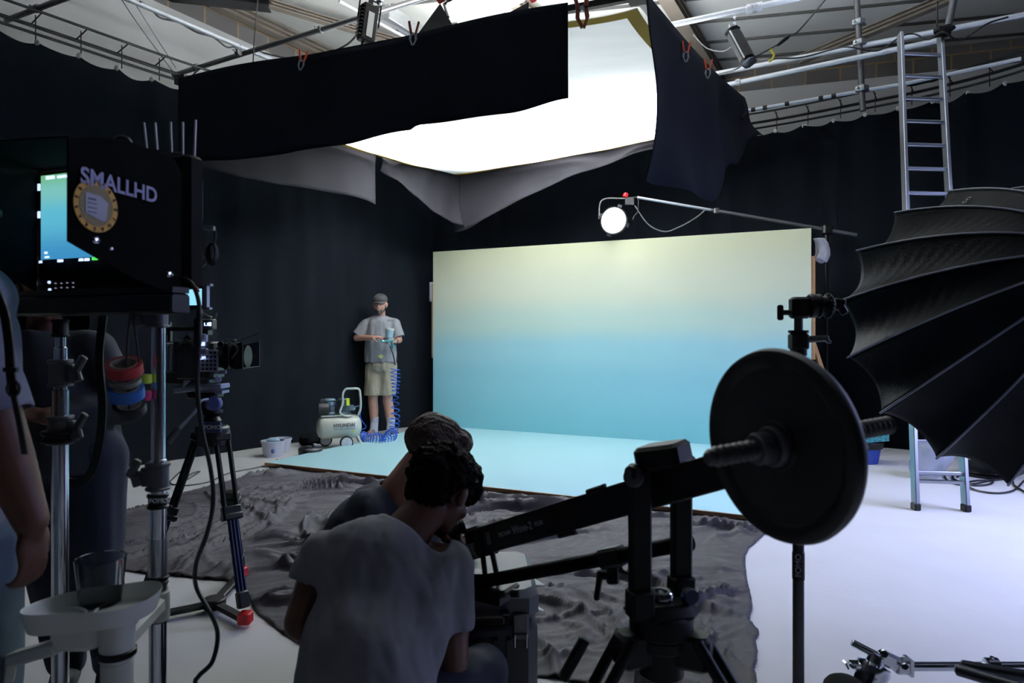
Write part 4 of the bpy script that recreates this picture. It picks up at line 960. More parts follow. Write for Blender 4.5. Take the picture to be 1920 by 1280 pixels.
# ------------------------------------------------------------------ chrome stands with the big monitor
def stand(u, Y, label, secs, feet_a, top, extra=None):
    X = (u - CX) / F * Y; root = thing('chrome_stand', V(X, Y, 0), label, 'stand', None)
    for k, (v0, v1, r) in enumerate(secs):
        z0, z1 = CH - (v0 - HV) / F * Y, max(.12, CH - (v1 - HV) / F * Y)
        g = G(); g.cyl(V(X, Y, z1), V(X, Y, z0), r, seg=28, ch=.002); part(g, 'tube', chrome, root)
    for a_ in feet_a:
        g = G(); g.tube([V(X, Y, .2), V(X + .2 * cos(a_), Y + .2 * sin(a_), .1), V(X + .42 * cos(a_), Y + .42 * sin(a_), .014)], .013, 10); part(g, 'leg', chrome, root)
    g = G(); g.cyl(V(X, Y, .1), V(X, Y, .24), .032, seg=20, ch=.004); part(g, 'leg_collar', steel_d, root)
    return root, X
def collar(root, X, Y, v0, v1, r, m, knob=1, du=1):
    z0, z1 = CH - (v0 - HV) / F * Y, CH - (v1 - HV) / F * Y
    g = G(); g.cyl(V(X, Y, z1), V(X, Y, z0), r, seg=24, ch=.003); g.cyl(V(X, Y, z0 - .008), V(X, Y, z0 + .002), r * 1.14, seg=24, ch=.002); g.cyl(V(X, Y, z1), V(X, Y, z1 + .008), r * 1.14, seg=24, ch=.002)
    if knob: g.box(V(X + r * .9 * du, Y, (z0 + z1) / 2), (r * 1.2, .03, (z0 - z1) * .7), ch=.004)
    c = part(g, 'collar', m, root)
    if knob:
        zz = (z0 + z1) / 2 + .01; g = G(); g.cyl(V(X + r * du, Y - .01, zz), V(X + (r + .022) * du, Y - .01, zz), .007, seg=8); g.box(V(X + (r + .03) * du, Y - .01, zz + .012), (.02, .014, .05), euler(0, .5, 0), ch=.004); g.box(V(X + (r + .02) * du, Y - .01, zz - .018), (.03, .014, .03), euler(0, -.3, 0), ch=.004); part(g, 'wing_knob', steel_d, c)
    return c
sL, XL = stand(113, 1.76, 'left of the two chrome stands under the big monitor', [(600, 690, .013), (650, 735, .0165), (730, 1600, .0195)], (2.6, 4.9, .9), .0)
collar(sL, XL, 1.76, 600, 632, .018, black, 0); collar(sL, XL, 1.76, 675, 724, .026, steel_d); collar(sL, XL, 1.76, 780, 832, .028, steel_d); collar(sL, XL, 1.76, 808, 828, .038, black, 0)
sR, XR = stand(296, 1.74, 'right of the two chrome stands under the big monitor with a black band', [(556, 600, .013), (600, 870, .0175), (860, 1660, .0205)], (2.2, 4.3, .2), .0)
collar(sR, XR, 1.74, 575, 614, .024, steel_d, 1, -1); collar(sR, XR, 1.74, 556, 578, .02, steel_d, 0); collar(sR, XR, 1.74, 868, 918, .026, steel_d, 1, -1)
c = collar(sR, XR, 1.74, 926, 952, .0225, black, 0)
lettering('lettering', 'FOMO', P(297, 939, 1.74 - .024), V(1, 0, 0), V(0, 0, 1), .016, white_letter, sR, bold=.0004)
collar(sR, XR, 1.74, 1080, 1094, .0225, black, 0); collar(sR, XR, 1.74, 1152, 1164, .0225, black, 0)
wrap = mat('clear_wrap', (150, 155, 165), .3, alpha=.35)
g = G(); zz0, zz1 = CH - (1008 - HV) / F * 1.74, CH - (1140 - HV) / F * 1.74; g.cyl(V(XR, 1.74, zz1), V(XR, 1.74, zz0), .0235, seg=24); part(g, 'plastic_wrap', wrap, sR)

# monitor
mo = thing('field_monitor', P(205, 560, 1.75), 'big hooded production monitor glowing at the upper left', 'monitor')
A0 = P(70, 320, 1.86); A1 = P(340, 320, 1.68)       # screen plane, left and right ends
A0.z = A1.z = 0; sx = (A1 - A0).normalized(); sn = V(sx.y, -sx.x, 0)
if sn.y > 0: sn = -sn
Wd = (A1 - A0).length
def mz(u, v, off=0):  # point on screen plane shifted off towards the viewer
    o_ = A0 + sn * off; r_ = V((u - CX) / F, 1, 0)
    t = (o_.x * sx.y - o_.y * sx.x) / (r_.x * sx.y - r_.y * sx.x)
    q = r_ * t; return V(q.x, q.y, CH - (v - HV) / F * q.y)
zt, zb = 1.70, mz(70, 548).z
def SP(a, z, off=0): return A0 + sx * a + sn * off + V(0, 0, z)
SM = Matrix((sx, -sn, V(0, 0, 1))).transposed()
g = G(); g.box(SP(Wd / 2, (zt + zb) / 2, -.035), (Wd + .03, .06, zt - zb), SM, ch=.012); part(g, 'housing', mat('monitor_housing', (8, 8, 10), .7, spec=.1), mo)
# lit picture: gradient
scm = gradient_mat('monitor_picture', mz(78, 487).z, mz(78, 330).z, [(0, (60, 140, 190)), (.5, (90, 180, 205)), (.8, (120, 190, 185)), (1, (110, 180, 130))])
nt = scm.node_tree; b_ = nt.nodes['Principled BSDF']; src = b_.inputs['Base Color'].links[0].from_socket
gm = nt.nodes.new('ShaderNodeGamma'); gm.inputs[1].default_value = 1.0; nt.links.new(src, gm.inputs[0]); nt.links.new(gm.outputs[0], b_.inputs['Emission Color']); b_.inputs['Emission Strength'].default_value = .8
b_.inputs['Base Color'].links[0]; nt.links.remove(b_.inputs['Base Color'].links[0]); b_.inputs['Base Color'].default_value = (.01, .01, .01, 1)
# object coords are relative to the monitor's base: shift
for n_ in nt.nodes:
    if n_.type == 'MAP_RANGE':
        n_.inputs[1].default_value -= ORG[mo.name].z; n_.inputs[2].default_value -= ORG[mo.name].z
g = G(); p0, p1 = mz(78, 487, .003), mz(320, 487, .003); z1_ = mz(78, 330, .003).z
g.prism([V(p0.x, p0.y, p0.z), V(p1.x, p1.y, p0.z), V(p1.x, p1.y, z1_), V(p0.x, p0.y, z1_)], (0, 0, 0), sn * .002); part(g, 'screen', scm, mo)
def minitext(t, u, v, size, m=scr_w, off=.008): lettering('screen_text', t, mz(u, v, off), sx, V(0, 0, 1), size, m, mo, bold=.0005)
minitext('25.000', 94, 333, .012); minitext('SHUTTER', 117, 331, .009)
minitext('25.00', 113, 489, .009); minitext('APR', 152, 487, .009); minitext('RGB', 163, 486.5, .009); minitext('AC', 76, 491, .008)
minitext('709', 86, 474, .007); minitext('EI 800', 88, 482, .006)
for (u, v0, v1) in ((73, 345, 357), (73, 394, 411)):
    g = G(); k = mz(u, (v0 + v1) / 2, .006); g.box(k, (.008, .003, .018), SM)
    part(g, 'side_readout', scr_w, mo)
g = G(); k = mz(178, 484.5, .008); g.box(k, (.022, .003, .008), SM, ch=.003); part(g, 'green_indicator', mat('green_glow', (90, 220, 90), .4, emis=(80, 220, 90), estr=1.0), mo)
g = G(); g.box(mz(66, 530, .002), (.012, .003, .012), SM); part(g, 'button', scr_w, mo)
dimb = mat('dim_button_glow', (130, 130, 150), .4, emis=(150, 150, 175), estr=.5)
for (u, v, s_) in ((66, 544, .006), (92, 529, .007), (93, 543, .007), (104, 531, .003), (115, 531, .003), (126, 530, .003), (137, 530, .003), (104, 540, .003), (115, 539, .003), (126, 539, .003), (137, 538, .003)):
    g = G(); g.lathe([(-.002, s_ * .6), (.002, s_ * .5)], mz(u, v, .003), sn, seg=10); part(g, 'button', dimb if s_ < .005 else scr_w, mo)
minitext('SMALLHD', 168, 525, .012, mat('faint_lettering', (50, 52, 66), .5), .003)
# hood: side flap in front of the screen with a diagonal cut, top flap and left flap
hoodm = mat('hood_fabric', (6, 6, 9), .9, spec=.03)
def HP(u, v, Y): return P(u, v, Y)
fl = [HP(128, 258, 1.36), HP(128, 452, 1.36), HP(190, 488, 1.44), HP(340, 552, 1.66), HP(340, 288, 1.66), HP(200, 262, 1.47)]
n_ = (fl[3] - fl[0]).cross(fl[4] - fl[1]).normalized()
# put all corner points into one plane through the first, fourth and fifth
pn_ = (fl[3] - fl[0]).cross(fl[4] - fl[0]).normalized()
def onflap(u, v, off=0):
    r_ = V((u - CX) / F, 1, -(v - HV) / F); o_ = fl[0] + pn_ * off; c0 = V(0, 0, CH)
    t = (o_ - c0).dot(pn_) / r_.dot(pn_); return c0 + r_ * t
if pn_.dot(V(0, 0, CH) - fl[0]) < 0: pn_ = -pn_
fp = [onflap(u, v) for u, v in ((128, 258), (128, 452), (190, 488), (268, 530), (340, 556), (340, 322), (322, 292), (232, 263), (200, 258))]
g = G(); g.prism(fp, pn_ * 0, pn_ * -.004); part(g, 'side_flap', hoodm, mo)
fe = (onflap(300, 400) - onflap(200, 400)); fe.z = 0; fe.normalize()
e2 = (onflap(288, 365) - onflap(165, 330)).normalized(); 
lettering('lettering', 'SMALLHD', onflap(227, 350, .003), e2, pn_.cross(e2) if pn_.cross(e2).z > 0 else -pn_.cross(e2), .047, mat('logo_white', (122, 120, 158), .5), mo, bold=.001)
g = G(); cst = onflap(180, 386, .002); g.lathe([(0, .055), (.0012, .0545)], cst, pn_, seg=36); part(g, 'round_sticker', mat('yellow_sticker', (190, 140, 30), .6), mo)
g = G(); g.lathe([(.001, .042), (.002, .0415)], cst, pn_, seg=36); part(g, 'sticker_centre', mat('sticker_olive', (120, 105, 60), .6), mo)
xx = fe; yy = pn_.cross(xx); yy = yy if yy.z > 0 else -yy
for k, a_ in enumerate(range(0, 360, 24)):
    r_ = radians(a_); c = cst + (xx * cos(r_) + yy * sin(r_)) * .048 + pn_ * .0016
    lettering('sticker_letter', 'CRAFTSBERAREADY'[k], c, xx * -sin(r_) * -1 + yy * -cos(r_) * 1 if False else (xx * sin(r_) - yy * cos(r_)), (xx * cos(r_) + yy * sin(r_)), .011, black, mo)
g = G(); q = [cst + pn_ * .0022 + xx * a + yy * b for a, b in ((-.028, .024), (.008, .022), (.028, .010), (.022, -.028), (.012, -.030), (-.028, -.018))]; g.prism(q, pn_ * 0, pn_ * .0008); part(g, 'paper_emblem', mat('paper_grey', (150, 150, 165), .6), mo)
for k in range(4):
    g = G(); q = cst + pn_ * .0034 + xx * -.012 + yy * (.012 - .009 * k); g.box(q, (.022 if k else .018, .0018 if k else .004, .0006), Matrix((xx, yy, pn_)).transposed()); part(g, 'printed_line', mat('faint_lettering', (50, 52, 66), .5), mo)
for (u, v) in ((180, 450), (318, 514), (207, 466)):
    g = G(); g.lathe([(0, .009 if u != 207 else .005), (.004, .007 if u != 207 else .004), (.005, .003)], onflap(u, v, .001), pn_, seg=16); part(g, 'press_stud', chrome, mo)
g = G(); tq = [onflap(128, 258), onflap(338, 290), SP(Wd, zt), SP(0, zt), HP(-60, 268, 1.42)]; g.prism([tq[0], tq[1], tq[2], tq[3], tq[4]], (0, 0, 0), (0, 0, .004)); part(g, 'top_flap', hoodm, mo)
g = G(); g.prism([SP(0, zt), SP(0, zb), HP(-60, 470, 1.42), HP(-60, 268, 1.42)], (0, 0, 0), (-.004, 0, 0)); part(g, 'side_flap', hoodm, mo)
g = G(); g.tube(cat_rom([P(212, 262, 1.6), P(225, 256, 1.6), P(238, 259, 1.6), P(246, 268, 1.6)]), .004, 6); part(g, 'latch', steel_d, mo)
g = G(); q0, q1 = SP(-.02, 0, .02), SP(Wd + .02, 0, .02); z_ = CH - (572 - HV) / F * 1.74
g.bar(V(q0.x, q0.y, z_), V(q1.x, q1.y, z_), .06, .05, ch=.006); g.bar(V(q0.x, q0.y, z_ + .033), V(q1.x, q1.y, z_ + .033), .05, .014); part(g, 'mount_rail', blackplastic, mo)
# receiver with antennas behind the hood
rx_ = thing('video_receiver', P(347, 365, 1.74), 'grey-blue wireless video receiver with five aerials behind the big monitor', 'receiver')
rxm = mat('receiver_grey', (60, 70, 98), .5, .1)
g = G(); g.prism([P(322, 322, 1.75), P(352, 322, 1.75), P(369, 334, 1.75), P(369, 410, 1.75), P(322, 408, 1.75)], (0, 0, 0), (0, .035, 0)); part(g, 'housing', rxm, rx_)
g = G(); g.box(P(372, 396, 1.76), (.012, .02, .085), ch=.003); g.bar(P(366, 425, 1.75), P(402, 428, 1.75), .012, .01); g.bar(P(340, 437, 1.76), P(370, 434, 1.76), .02, .014); part(g, 'bracket', mat('pale_grey_paint', (120, 125, 130), .5), rx_)
for (u0, v0, u1, v1, k_) in ((270, 230, 275, 275, 0), (291, 230, 295, 282, 0), (320, 229, 322, 290, 0), (343, 229, 343, 310, 1), (367, 225, 364, 312, 1)):
    g = G(); b = P(u1, v1 + 25, 1.77); pts = [P(u0, v0, 1.77), P(u1, v1, 1.77)] + ([P(u1 - 5, v1 + 12, 1.77)] if k_ else [b]); g.tube(pts, .0032, 6); part(g, 'aerial', mat('grey_aerial', (225, 220, 218), .5), rx_)
cab = thing('coiled_cable', P(395, 470, 1.78), 'small bundle of black cable hanging right of the big monitor', 'cable')
g = G()
for k in range(5): 
    g.tube([P(398 + (6 + k) * cos(t * .4), 472 + (16 + k) * sin(t * .4) + k, 1.78 + .004 * k) for t in range(16)], .0035, 6, closed=True)
part(g, 'bundle', cable_m, cab)
g = G(); g.tube(cat_rom([P(344, 494, 1.74), P(370, 490, 1.76), P(384, 488, 1.77)]), .009, 8); part(g, 'lead', cable_m, cab); g = G(); g.tube(cat_rom([P(404, 432, 1.78), P(404, 445, 1.78), P(400, 460, 1.78)]), .003, 6); part(g, 'lead', cable_m, cab); g = G(); g.tube(cat_rom([P(344, 500, 1.76), P(368, 508, 1.76), P(385, 492, 1.77)]), .004, 6); part(g, 'lead', cable_m, cab)
hc = thing('hanging_cable', P(372, 620, 1.62), 'long black cable hanging in a loose curve from the big monitor to the floor', 'cable')
pth = [P(338, 520, 1.66), P(356, 528, 1.64), P(368, 548, 1.63), P(374, 580, 1.62), P(373, 640, 1.62), P(370, 720, 1.62), P(378, 800, 1.62), P(395, 880, 1.62), P(400, 940, 1.62), P(388, 1000, 1.6), P(368, 1055, 1.6), P(368, 1100, 1.6), P(395, 1150, 1.58), P(408, 1190, 1.58), P(398, 1240, 1.56), P(372, 1268, 1.55), P(366, 1290, 1.55), P(375, 1400, 1.6), V(-.75, 1.75, .01)]
g = G(); g.tube(cat_rom(pth, 8), .0052, 8); part(g, 'cord', cable_m, hc)
g = G(); g.tube([P(371, 596, 1.62), P(371, 600, 1.62), P(371, 640, 1.62), P(372, 648, 1.62)], [.006, .0095, .0095, .006], 12); part(g, 'inline_connector', black, hc)
for v in (543, 585): g = G(); g.tube([P(366 + (v > 560) * 8, v - 4, 1.628), P(370 + (v > 560) * 4, v + 4, 1.626)], .0064, 8); part(g, 'red_band', mat('dark_red_tape', (95, 22, 28), .6), hc)

# rolls of tape on a cord
def roll(cx, cy_, Y, r, w_, m, label, ax_, rin=.038):
    root = thing('tape_roll', P(cx, cy_, Y), label, 'tape roll', 'tape rolls on a cord')
    c = P(cx, cy_, Y)
    g = G(); g.lathe([(-w_ / 2, r * .72), (-w_ / 2, r), (w_ / 2, r), (w_ / 2, r * .72), (w_ / 2 - .001, r * .70), (-w_ / 2 + .001, r * .70)], c, ax_, seg=36, capa=False, capb=False); part(g, 'tape', m, root)
    g = G(); g.lathe([(-w_ / 2, r * .62), (-w_ / 2 - .001, r * .72), (w_ / 2 + .001, r * .72), (w_ / 2, r * .62), (-w_ / 2, r * .62)], c, ax_, seg=36, capa=False, capb=False); part(g, 'cardboard_core', mat('cardboard_core', (150, 140, 125), .8), root)
axr = V(.12, -.42, .9).normalized()
roll(233, 690, 1.64, .0405, .026, mat('red_tape', (150, 25, 32), .6), 'red tape roll, topmost on the cord under the big monitor', axr)
roll(234, 713, 1.645, .036, .012, mat('white_tape', (120, 125, 110), .6), 'thin pale tape roll between the red and the blue ones', axr)
roll(237, 735, 1.64, .0395, .026, mat('blue_tape', (28, 95, 170), .6), 'blue tape roll below the red one on the cord', axr)
roll(243, 764, 1.645, .036, .022, mat('black_tape', (18, 20, 20), .6), 'black tape roll, lowest on the cord', V(.15, -.5, .85).normalized())
roll(270, 710, 1.70, .018, .022, mat('neon_yellow_tape', (170, 190, 40), .6), 'small neon yellow tape roll behind the red one', V(0, 0, 1))
roll(269, 740, 1.70, .018, .022, mat('magenta_tape', (175, 20, 90), .6), 'small magenta tape roll behind the blue one', V(.2, 0, 1))
g = G(); g.tube([P(246, 578, 1.66), P(240, 630, 1.65), P(237, 683, 1.64), P(243, 770, 1.64)], .0028, 6); g.tube([P(250, 578, 1.66), P(255, 630, 1.655), P(262, 683, 1.65)], .0028, 6); one(g, 'cord', mat('dark_red_cord', (45, 12, 22), .7), 'thin dark cord hanging from the monitor rail holding the tape rolls', 'cord', loc=P(246, 578, 1.66))

# drinks tray and glass
tr_m = mat('tray_white', (218, 222, 216), .45)
ty = 1.53; tz = CH - (1135 - HV) / F * 1.53
tray = thing('drinks_tray', V(-.945, ty, tz - .05), 'white kidney-shaped plastic tray clamped to the right chrome stand', 'tray')
def outline(a_, k=1.0):
    # peanut outline in metres around tray centre
    x = .122 * cos(a_); y = .105 * sin(a_) * (1 + .22 * cos(2 * a_) * .6) - .012 * cos(a_) * 0
    y += .035 * cos(a_) * 1.0
    w_ = 1 - .10 * math.exp(-((a_ % pi) - pi / 2) ** 2 / .18)
    return x * k, y * w_ * k
g = G()
prof = [(0.0, -.022), (.80, -.022), (.90, -.019), (.955, .0), (.985, .014), (1.0, .016), (1.0, .011), (.96, -.008), (.92, -.028), (.8, -.032), (0.0, -.032)]
vsn = 72
def tf(u, v):
    i = min(len(prof) - 1, int(round(v * (len(prof) - 1)))); k, z = prof[i]; x, y = outline(u * 2 * pi, max(k, .001))
    return V(-.935 + x, ty + y, tz + z + (.004 * sin(u * 4 * pi) if k > .95 else 0))
g.grid(tf, vsn, len(prof) - 1); part(g, 'tray_top', tr_m, tray)
for (cx, cy_, r) in ((-.885, ty + .03, .062), (-1.01, ty - .02, .058)):
    g = G(); g.lathe([(0, r), (.006, r * 1.04), (.007, r * .98), (.002, r * .94)], V(cx, cy_, tz - .0225), capa=False, capb=False); part(g, 'cup_ring', tr_m, tray)
g = G(); g.cyl(V(-.885, ty + .0, tz - .12), V(-.885, ty + .0, tz - .03), .036, seg=24, ch=.003); g.box(V(-.97, ty + .01, tz - .06), (.11, .09, .065), ch=.02); part(g, 'underside_housing', tr_m, tray)
g = G(); g.cyl(V(-.885, ty, tz - .30), V(-.885, ty, tz - .12), .033, seg=24, ch=.003); part(g, 'cup_sleeve', tr_m, tray)
g = G(); g.lathe([(-.112, .037), (-.110, .040), (-.098, .040), (-.096, .037)], V(-.885, ty, tz), seg=28); part(g, 'black_band', black, tray)
g = G(); g.bar(V(-.885, ty + .02, tz - .085), V(XR, 1.74 - .01, tz - .075), .05, .04, ch=.008); g.cyl(V(XR, 1.74, tz - .12), V(XR, 1.74, tz - .045), .028, seg=24, ch=.003); part(g, 'clamp', tr_m, tray)
g = G(); g.bar(V(-1.0, ty - .02, tz - .08), V(-1.12, ty - .0, tz - .12), .04, .03, ch=.006); g.tube([V(-1.12, ty, tz - .11), V(-1.13, ty, tz - .17)], .012, 8); part(g, 'side_arm', tr_m, tray)
glass_m = mat('clear_plastic', (235, 240, 245), .06, trans=1, ior=1.3)
gc = V(P(203, 1040, 1.63).x, 1.60, tz - .0215)
g = G(); g.lathe([(0, .040), (.002, .044), (.105, .054), (.107, .0535), (.106, .052), (.006, .042), (.005, .0)], gc, seg=40); one(g, 'drinking_glass', glass_m, 'clear plastic cup standing at the back of the white tray', 'cup')
# ------------------------------------------------------------------ camera jib with counterweight
JA = V(-.096, 2.05, .632); JB = V(.573, 1.175, 1.08); jd = (JB - JA).normalized()
jib = thing('camera_jib', V(.33, 1.51, .63), 'black camera jib arm sloping down to the left across the foreground', 'camera jib')
jx, jy, _ = frame_of(jd)   # jx sideways, jy up
jpaint = mat('jib_black', (9, 10, 13), .5, spec=.18, var=.1, scale=20)
g = G(); n_ = 12
def sec(p, h, w_): return [p + jx * sx_ * w_ / 2 + jy * sy_ * h / 2 for sx_, sy_ in ((-1, -1), (1, -1), (1, 1), (-1, 1))]
s0, s1 = sec(JA + jd * .02, .078, .05), sec(JB + jd * .02, .070, .05); g.add(s0 + s1, [[3, 2, 1, 0], [4, 5, 6, 7], [0, 1, 5, 4], [1, 2, 6, 5], [2, 3, 7, 6], [3, 0, 4, 7]])
part(g, 'beam', jpaint, jib, bevel=.004)
side = -jx if (-jx).dot(V(0, 0, CH) - JA) > 0 else jx
xdir = jd if jd.x > 0 else -jd
def onbeam(u, dz=0, off=.0256):
    r_ = V((u - CX) / F, 1, 0); o_ = JA + side * off; hd_ = V(jd.x, jd.y, 0)
    t = (o_.x * hd_.y - o_.y * hd_.x) / (r_.x * hd_.y - r_.y * hd_.x); q = r_ * t
    s_ = ((q - o_).dot(hd_)) / hd_.length_squared; return o_ + jd * s_ + jy * dz
lettering('lettering', 'PROAIM', onbeam(946, .0), xdir, jy, .0165, mat('grey_print', (110, 110, 122), .6), jib, bold=.0003)
lettering('lettering', 'Wave-2', onbeam(979, .001), xdir, jy, .029, mat('grey_print', (110, 110, 122), .6), jib, bold=.0006)
lettering('lettering', 'PLUS', onbeam(1010, .001), xdir, jy, .0165, mat('grey_print', (110, 110, 122), .6), jib, bold=.0003)
g = G(); g.box(onbeam(916, 0, .027), (.02, .035, .002), Matrix((xdir, jy, side)).transposed()); part(g, 'grey_patch', mat('grey_patch', (75, 78, 88), .6), jib)
for (u, dz) in ((1125, .038), (1055, -.042)):
    g = G(); c = onbeam(u, dz, .02); g.bar(c - jd * .03, c + jd * .03, .018, .014, ch=.004); g.bar(c, c + jd * .035 + jy * (.004 if dz > 0 else -.004), .012, .008, ch=.002); part(g, 'cable_clip', black, jib)
# head end
g = G(); g.bar(JA - jd * .03, JA + jd * .05, .07, .09, ch=.01); part(g, 'head_block', black, jib)
g = G(); hc_ = P(893, 1030, 2.03); g.cyl(hc_ - xdir * .055, hc_ + xdir * .02, .026, seg=24, ch=.004); g.cyl(hc_ - xdir * .07, hc_ - xdir * .05, .021, seg=24, ch=.003); part(g, 'pivot_drum', steel_d, jib)
RA, RB = P(872, 1096, 2.03), P(1296, 1016, 1.56)
g = G(); g.cyl(RA, RB, .0185, seg=18); part(g, 'tilt_rod', mat('tube_satin', (10, 11, 13), .85, spec=.05), jib)
for (u0, v0, u1, v1) in ((905, 1035, 912, 1100), (922, 1030, 935, 1095)):
    g = G(); g.bar(P(u0, v0, 2.0), P(u1, v1, 2.0), .014, .03, ch=.003); part(g, 'link_plate', black, jib)
g = G(); c = P(925, 1104, 1.98); g.box(c, (.13, .1, .02), euler(0, radians(-8), radians(-30)), ch=.01); g.box(c + V(0, 0, -.018), (.09, .08, .02), euler(0, 0, radians(-30))); g.cyl(c + V(.05, -.03, 0), c + V(.075, -.035, .0), .012, seg=12, ch=.003); part(g, 'camera_plate', black, jib)
g = G(); g.bar(P(880, 1040, 2.02), P(884, 1100, 2.02), .02, .05); g.box(P(893, 1075, 2.03), (.06, .05, .014)); part(g, 'head_bracket', black, jib)
rd = (RB - RA).normalized()
def onrod(u):
    t = 0
    for i in range(200):
        q = RA.lerp(RB, i / 199)
        if CX + F * q.x / q.y >= u: return q
    return q
g = G(); c = onrod(1146); g.bar(c - rd * .035, c + rd * .035, .045, .048, ch=.008); g.box(c - V(0, 0, .04), (.03, .03, .05), ch=.005); k_ = part(g, 'rod_clamp', black, jib)
g = G(); g.cyl(c - V(.0, .0, .045), c - V(.035, .0, .047), .01, seg=10); g.bar(c + V(-.03, 0, -.035), c + V(-.04, -.005, -.105), .015, .014, ch=.004); part(g, 'lever', black, k_)
g = G(); c = onrod(1168) + V(0, 0, -.02); g.tube([c + V(-.008, 0, .01), c + V(-.008, 0, -.02), c + V(.02, 0, -.028), c + V(.028, 0, .0)], .006, 8); part(g, 'hook', black, jib)
# yoke
cen = V(.33, 1.51, 0)
ph_ = V(.786, .618, 0); 
zt0, zb0 = .985, .645
UM = Matrix((V(.97, .24, 0), V(-.24, .97, 0), V(0, 0, 1))).transposed()
for (c, nm) in ((V(.275, 1.467, 0), 0), (V(.385, 1.553, 0), 1)):
    top = .975 if nm == 0 else .925
    g = G(); g.box(c + V(0, 0, (top + zb0) / 2), (.049, .026, top - zb0), UM, ch=.006); g.box(c + V(0, 0, zb0 + .03), (.052, .05, .06), UM, ch=.006); part(g, 'yoke_upright', jpaint, jib)
g = G(); pv = V(.275, 1.467, .958); g.cyl(pv - ph_ * .035, pv + ph_ * .18, .016, seg=20, ch=.003); part(g, 'pivot_axle', black, jib)
g = G(); g.lathe([(0, .021), (.012, .022), (.018, .015)], pv - ph_ * .018 - V(0, 0, .008), -ph_ * .5 + V(0, -.9, 0), seg=20); part(g, 'pivot_cap', mat('worn_cap', (60, 62, 68), .5, .5), jib)
g = G(); a = JA + jd * .79; c = V(.30, 1.49, .985); g.box(c + V(.03, -.0, .005), (.10, .11, .05), Matrix((V(.82, -.53, .2).normalized(), V(.53, .85, 0).normalized(), V(.82, -.53, .2).normalized().cross(V(.53, .85, 0).normalized()))).transposed(), ch=.012); part(g, 'pivot_housing', jpaint, jib)
g = G(); g.box(cen + V(0, 0, zb0 - .0), (.155, .12, .045), UM, ch=.03); g.cyl(cen + V(0, 0, zb0 - .05), cen + V(0, 0, zb0), .07, seg=32, ch=.006); part(g, 'yoke_base', jpaint, jib)
g = G(); g.lathe([(0, .026), (.012, .026), (.016, .023), (.016, .014), (.008, .012)], cen + V(-.0, 0, zb0 + .025), seg=28); part(g, 'bubble_level', chrome, jib)
g = G(); g.lathe([(.0, .017), (.01, .018), (.02, .016)], V(.385, 1.50, zb0 + .035), V(.3, -.9, .1)); part(g, 'blue_label', mat('blue_label', (8, 22, 60), .5), jib)
# counterweight bar and plate
bn_ = V(.908, .413, .07).normalized(); BC = V(.430, 1.10, 1.0735)
b0, b1_ = BC - bn_ * .147, BC + bn_ * .265
g = G(); pr = []
L_ = (b1_ - b0).length; N_ = 64
for i in range(N_ + 1):
    t = i / N_; r_ = .0145 + .0020 * (1 if i % 2 else -1)
    if t > .3 and t < .36: r_ = .0145
    if i == 0: r_ = .009
    if i == 1: r_ = .0135
    if i == N_: r_ = .01
    pr.append((t * L_, r_))
g.lathe(pr, b0, bn_, seg=18); bar_m = mat('rubber_bar', (58, 58, 62), .45); part(g, 'weight_bar', bar_m, jib)
wpl = thing('weight_plate', BC - V(0, 0, .157), 'round black rubber weight plate on the end of the jib', 'weight plate')
g = G(); R_ = .157
g.lathe([(-.012, .017), (-.012, .038), (-.005, .042), (-.005, .125), (-.012, .132), (-.014, .146), (-.010, .154), (0, .157), (.010, .154), (.014, .146), (.012, .132), (.005, .125), (.005, .042), (.012, .038), (.012, .017)], BC, bn_, seg=96, capa=False, capb=False)
part(g, 'disc', mat('plate_rubber', (20, 20, 22), .5, spec=.4), wpl)
g = G(); g.lathe([(-.022, .018), (-.022, .030), (-.016, .034), (-.010, .034)], BC, bn_, seg=36, capa=False, capb=False); part(g, 'hub_ring', mat('hub_grey', (92, 92, 100), .45, .3), wpl)
col_ = thing('bar_collar', BC - bn_ * .04, 'ring collar screwed against the front of the weight plate', 'collar')
g = G(); g.lathe([(-.052, .017), (-.052, .0235), (-.046, .026), (-.028, .026), (-.024, .022), (-.023, .017)], BC, bn_, seg=32, capa=False, capb=False); part(g, 'ring', mat('hub_grey', (92, 92, 100), .45, .3), col_)
# tripod below the jib
jt = thing('jib_tripod', V(.33, 1.51, 0), 'heavy black tripod carrying the jib at the bottom of the picture', 'tripod')
g = G(); g.cyl(cen + V(0, 0, .565), cen + V(0, 0, .596), .062, seg=28, ch=.006); g.cyl(cen + V(0, 0, .50), cen + V(0, 0, .57), .05, seg=20, ch=.006); part(g, 'bowl', black, jt)
for i, a_ in enumerate((radians(200), radians(-28), radians(85))):
    d0 = V(cos(a_), sin(a_), 0); a = cen + d0 * .085 + V(0, 0, .60); b = cen + d0 * .46 + V(0, 0, .02)
    g = G(); g.box(a + V(0, 0, -.03) - d0 * .02, (.09, .06, .075), Matrix((d0, V(-d0.y, d0.x, 0), V(0, 0, 1))).transposed(), ch=.012); part(g, 'shoulder', black, jt)
    x, y, d = frame_of(b - a); g = G()
    for s_ in (-1, 1): g.cyl(a + x * s_ * .026, a.lerp(b, .6) + x * s_ * .026, .0125, seg=12)
    g.bar(a.lerp(b, .52), a.lerp(b, .62), .085, .045, ch=.008); g.cyl(a.lerp(b, .3), b - d * .03, .013, seg=12); lg = part(g, 'leg', jpaint, jt)
    g = G(); g.bar(a.lerp(b, .18) + y * .02, a.lerp(b, .30) + y * .03, .03, .02, ch=.005); part(g, 'lock_lever', black, lg)
    g = G(); g.ball(b, (.03, .03, .018)); part(g, 'foot', rubber, lg)
    g = G(); g.bar(cen + V(0, 0, .30), a.lerp(b, .55), .02, .012); part(g, 'brace', black, jt)
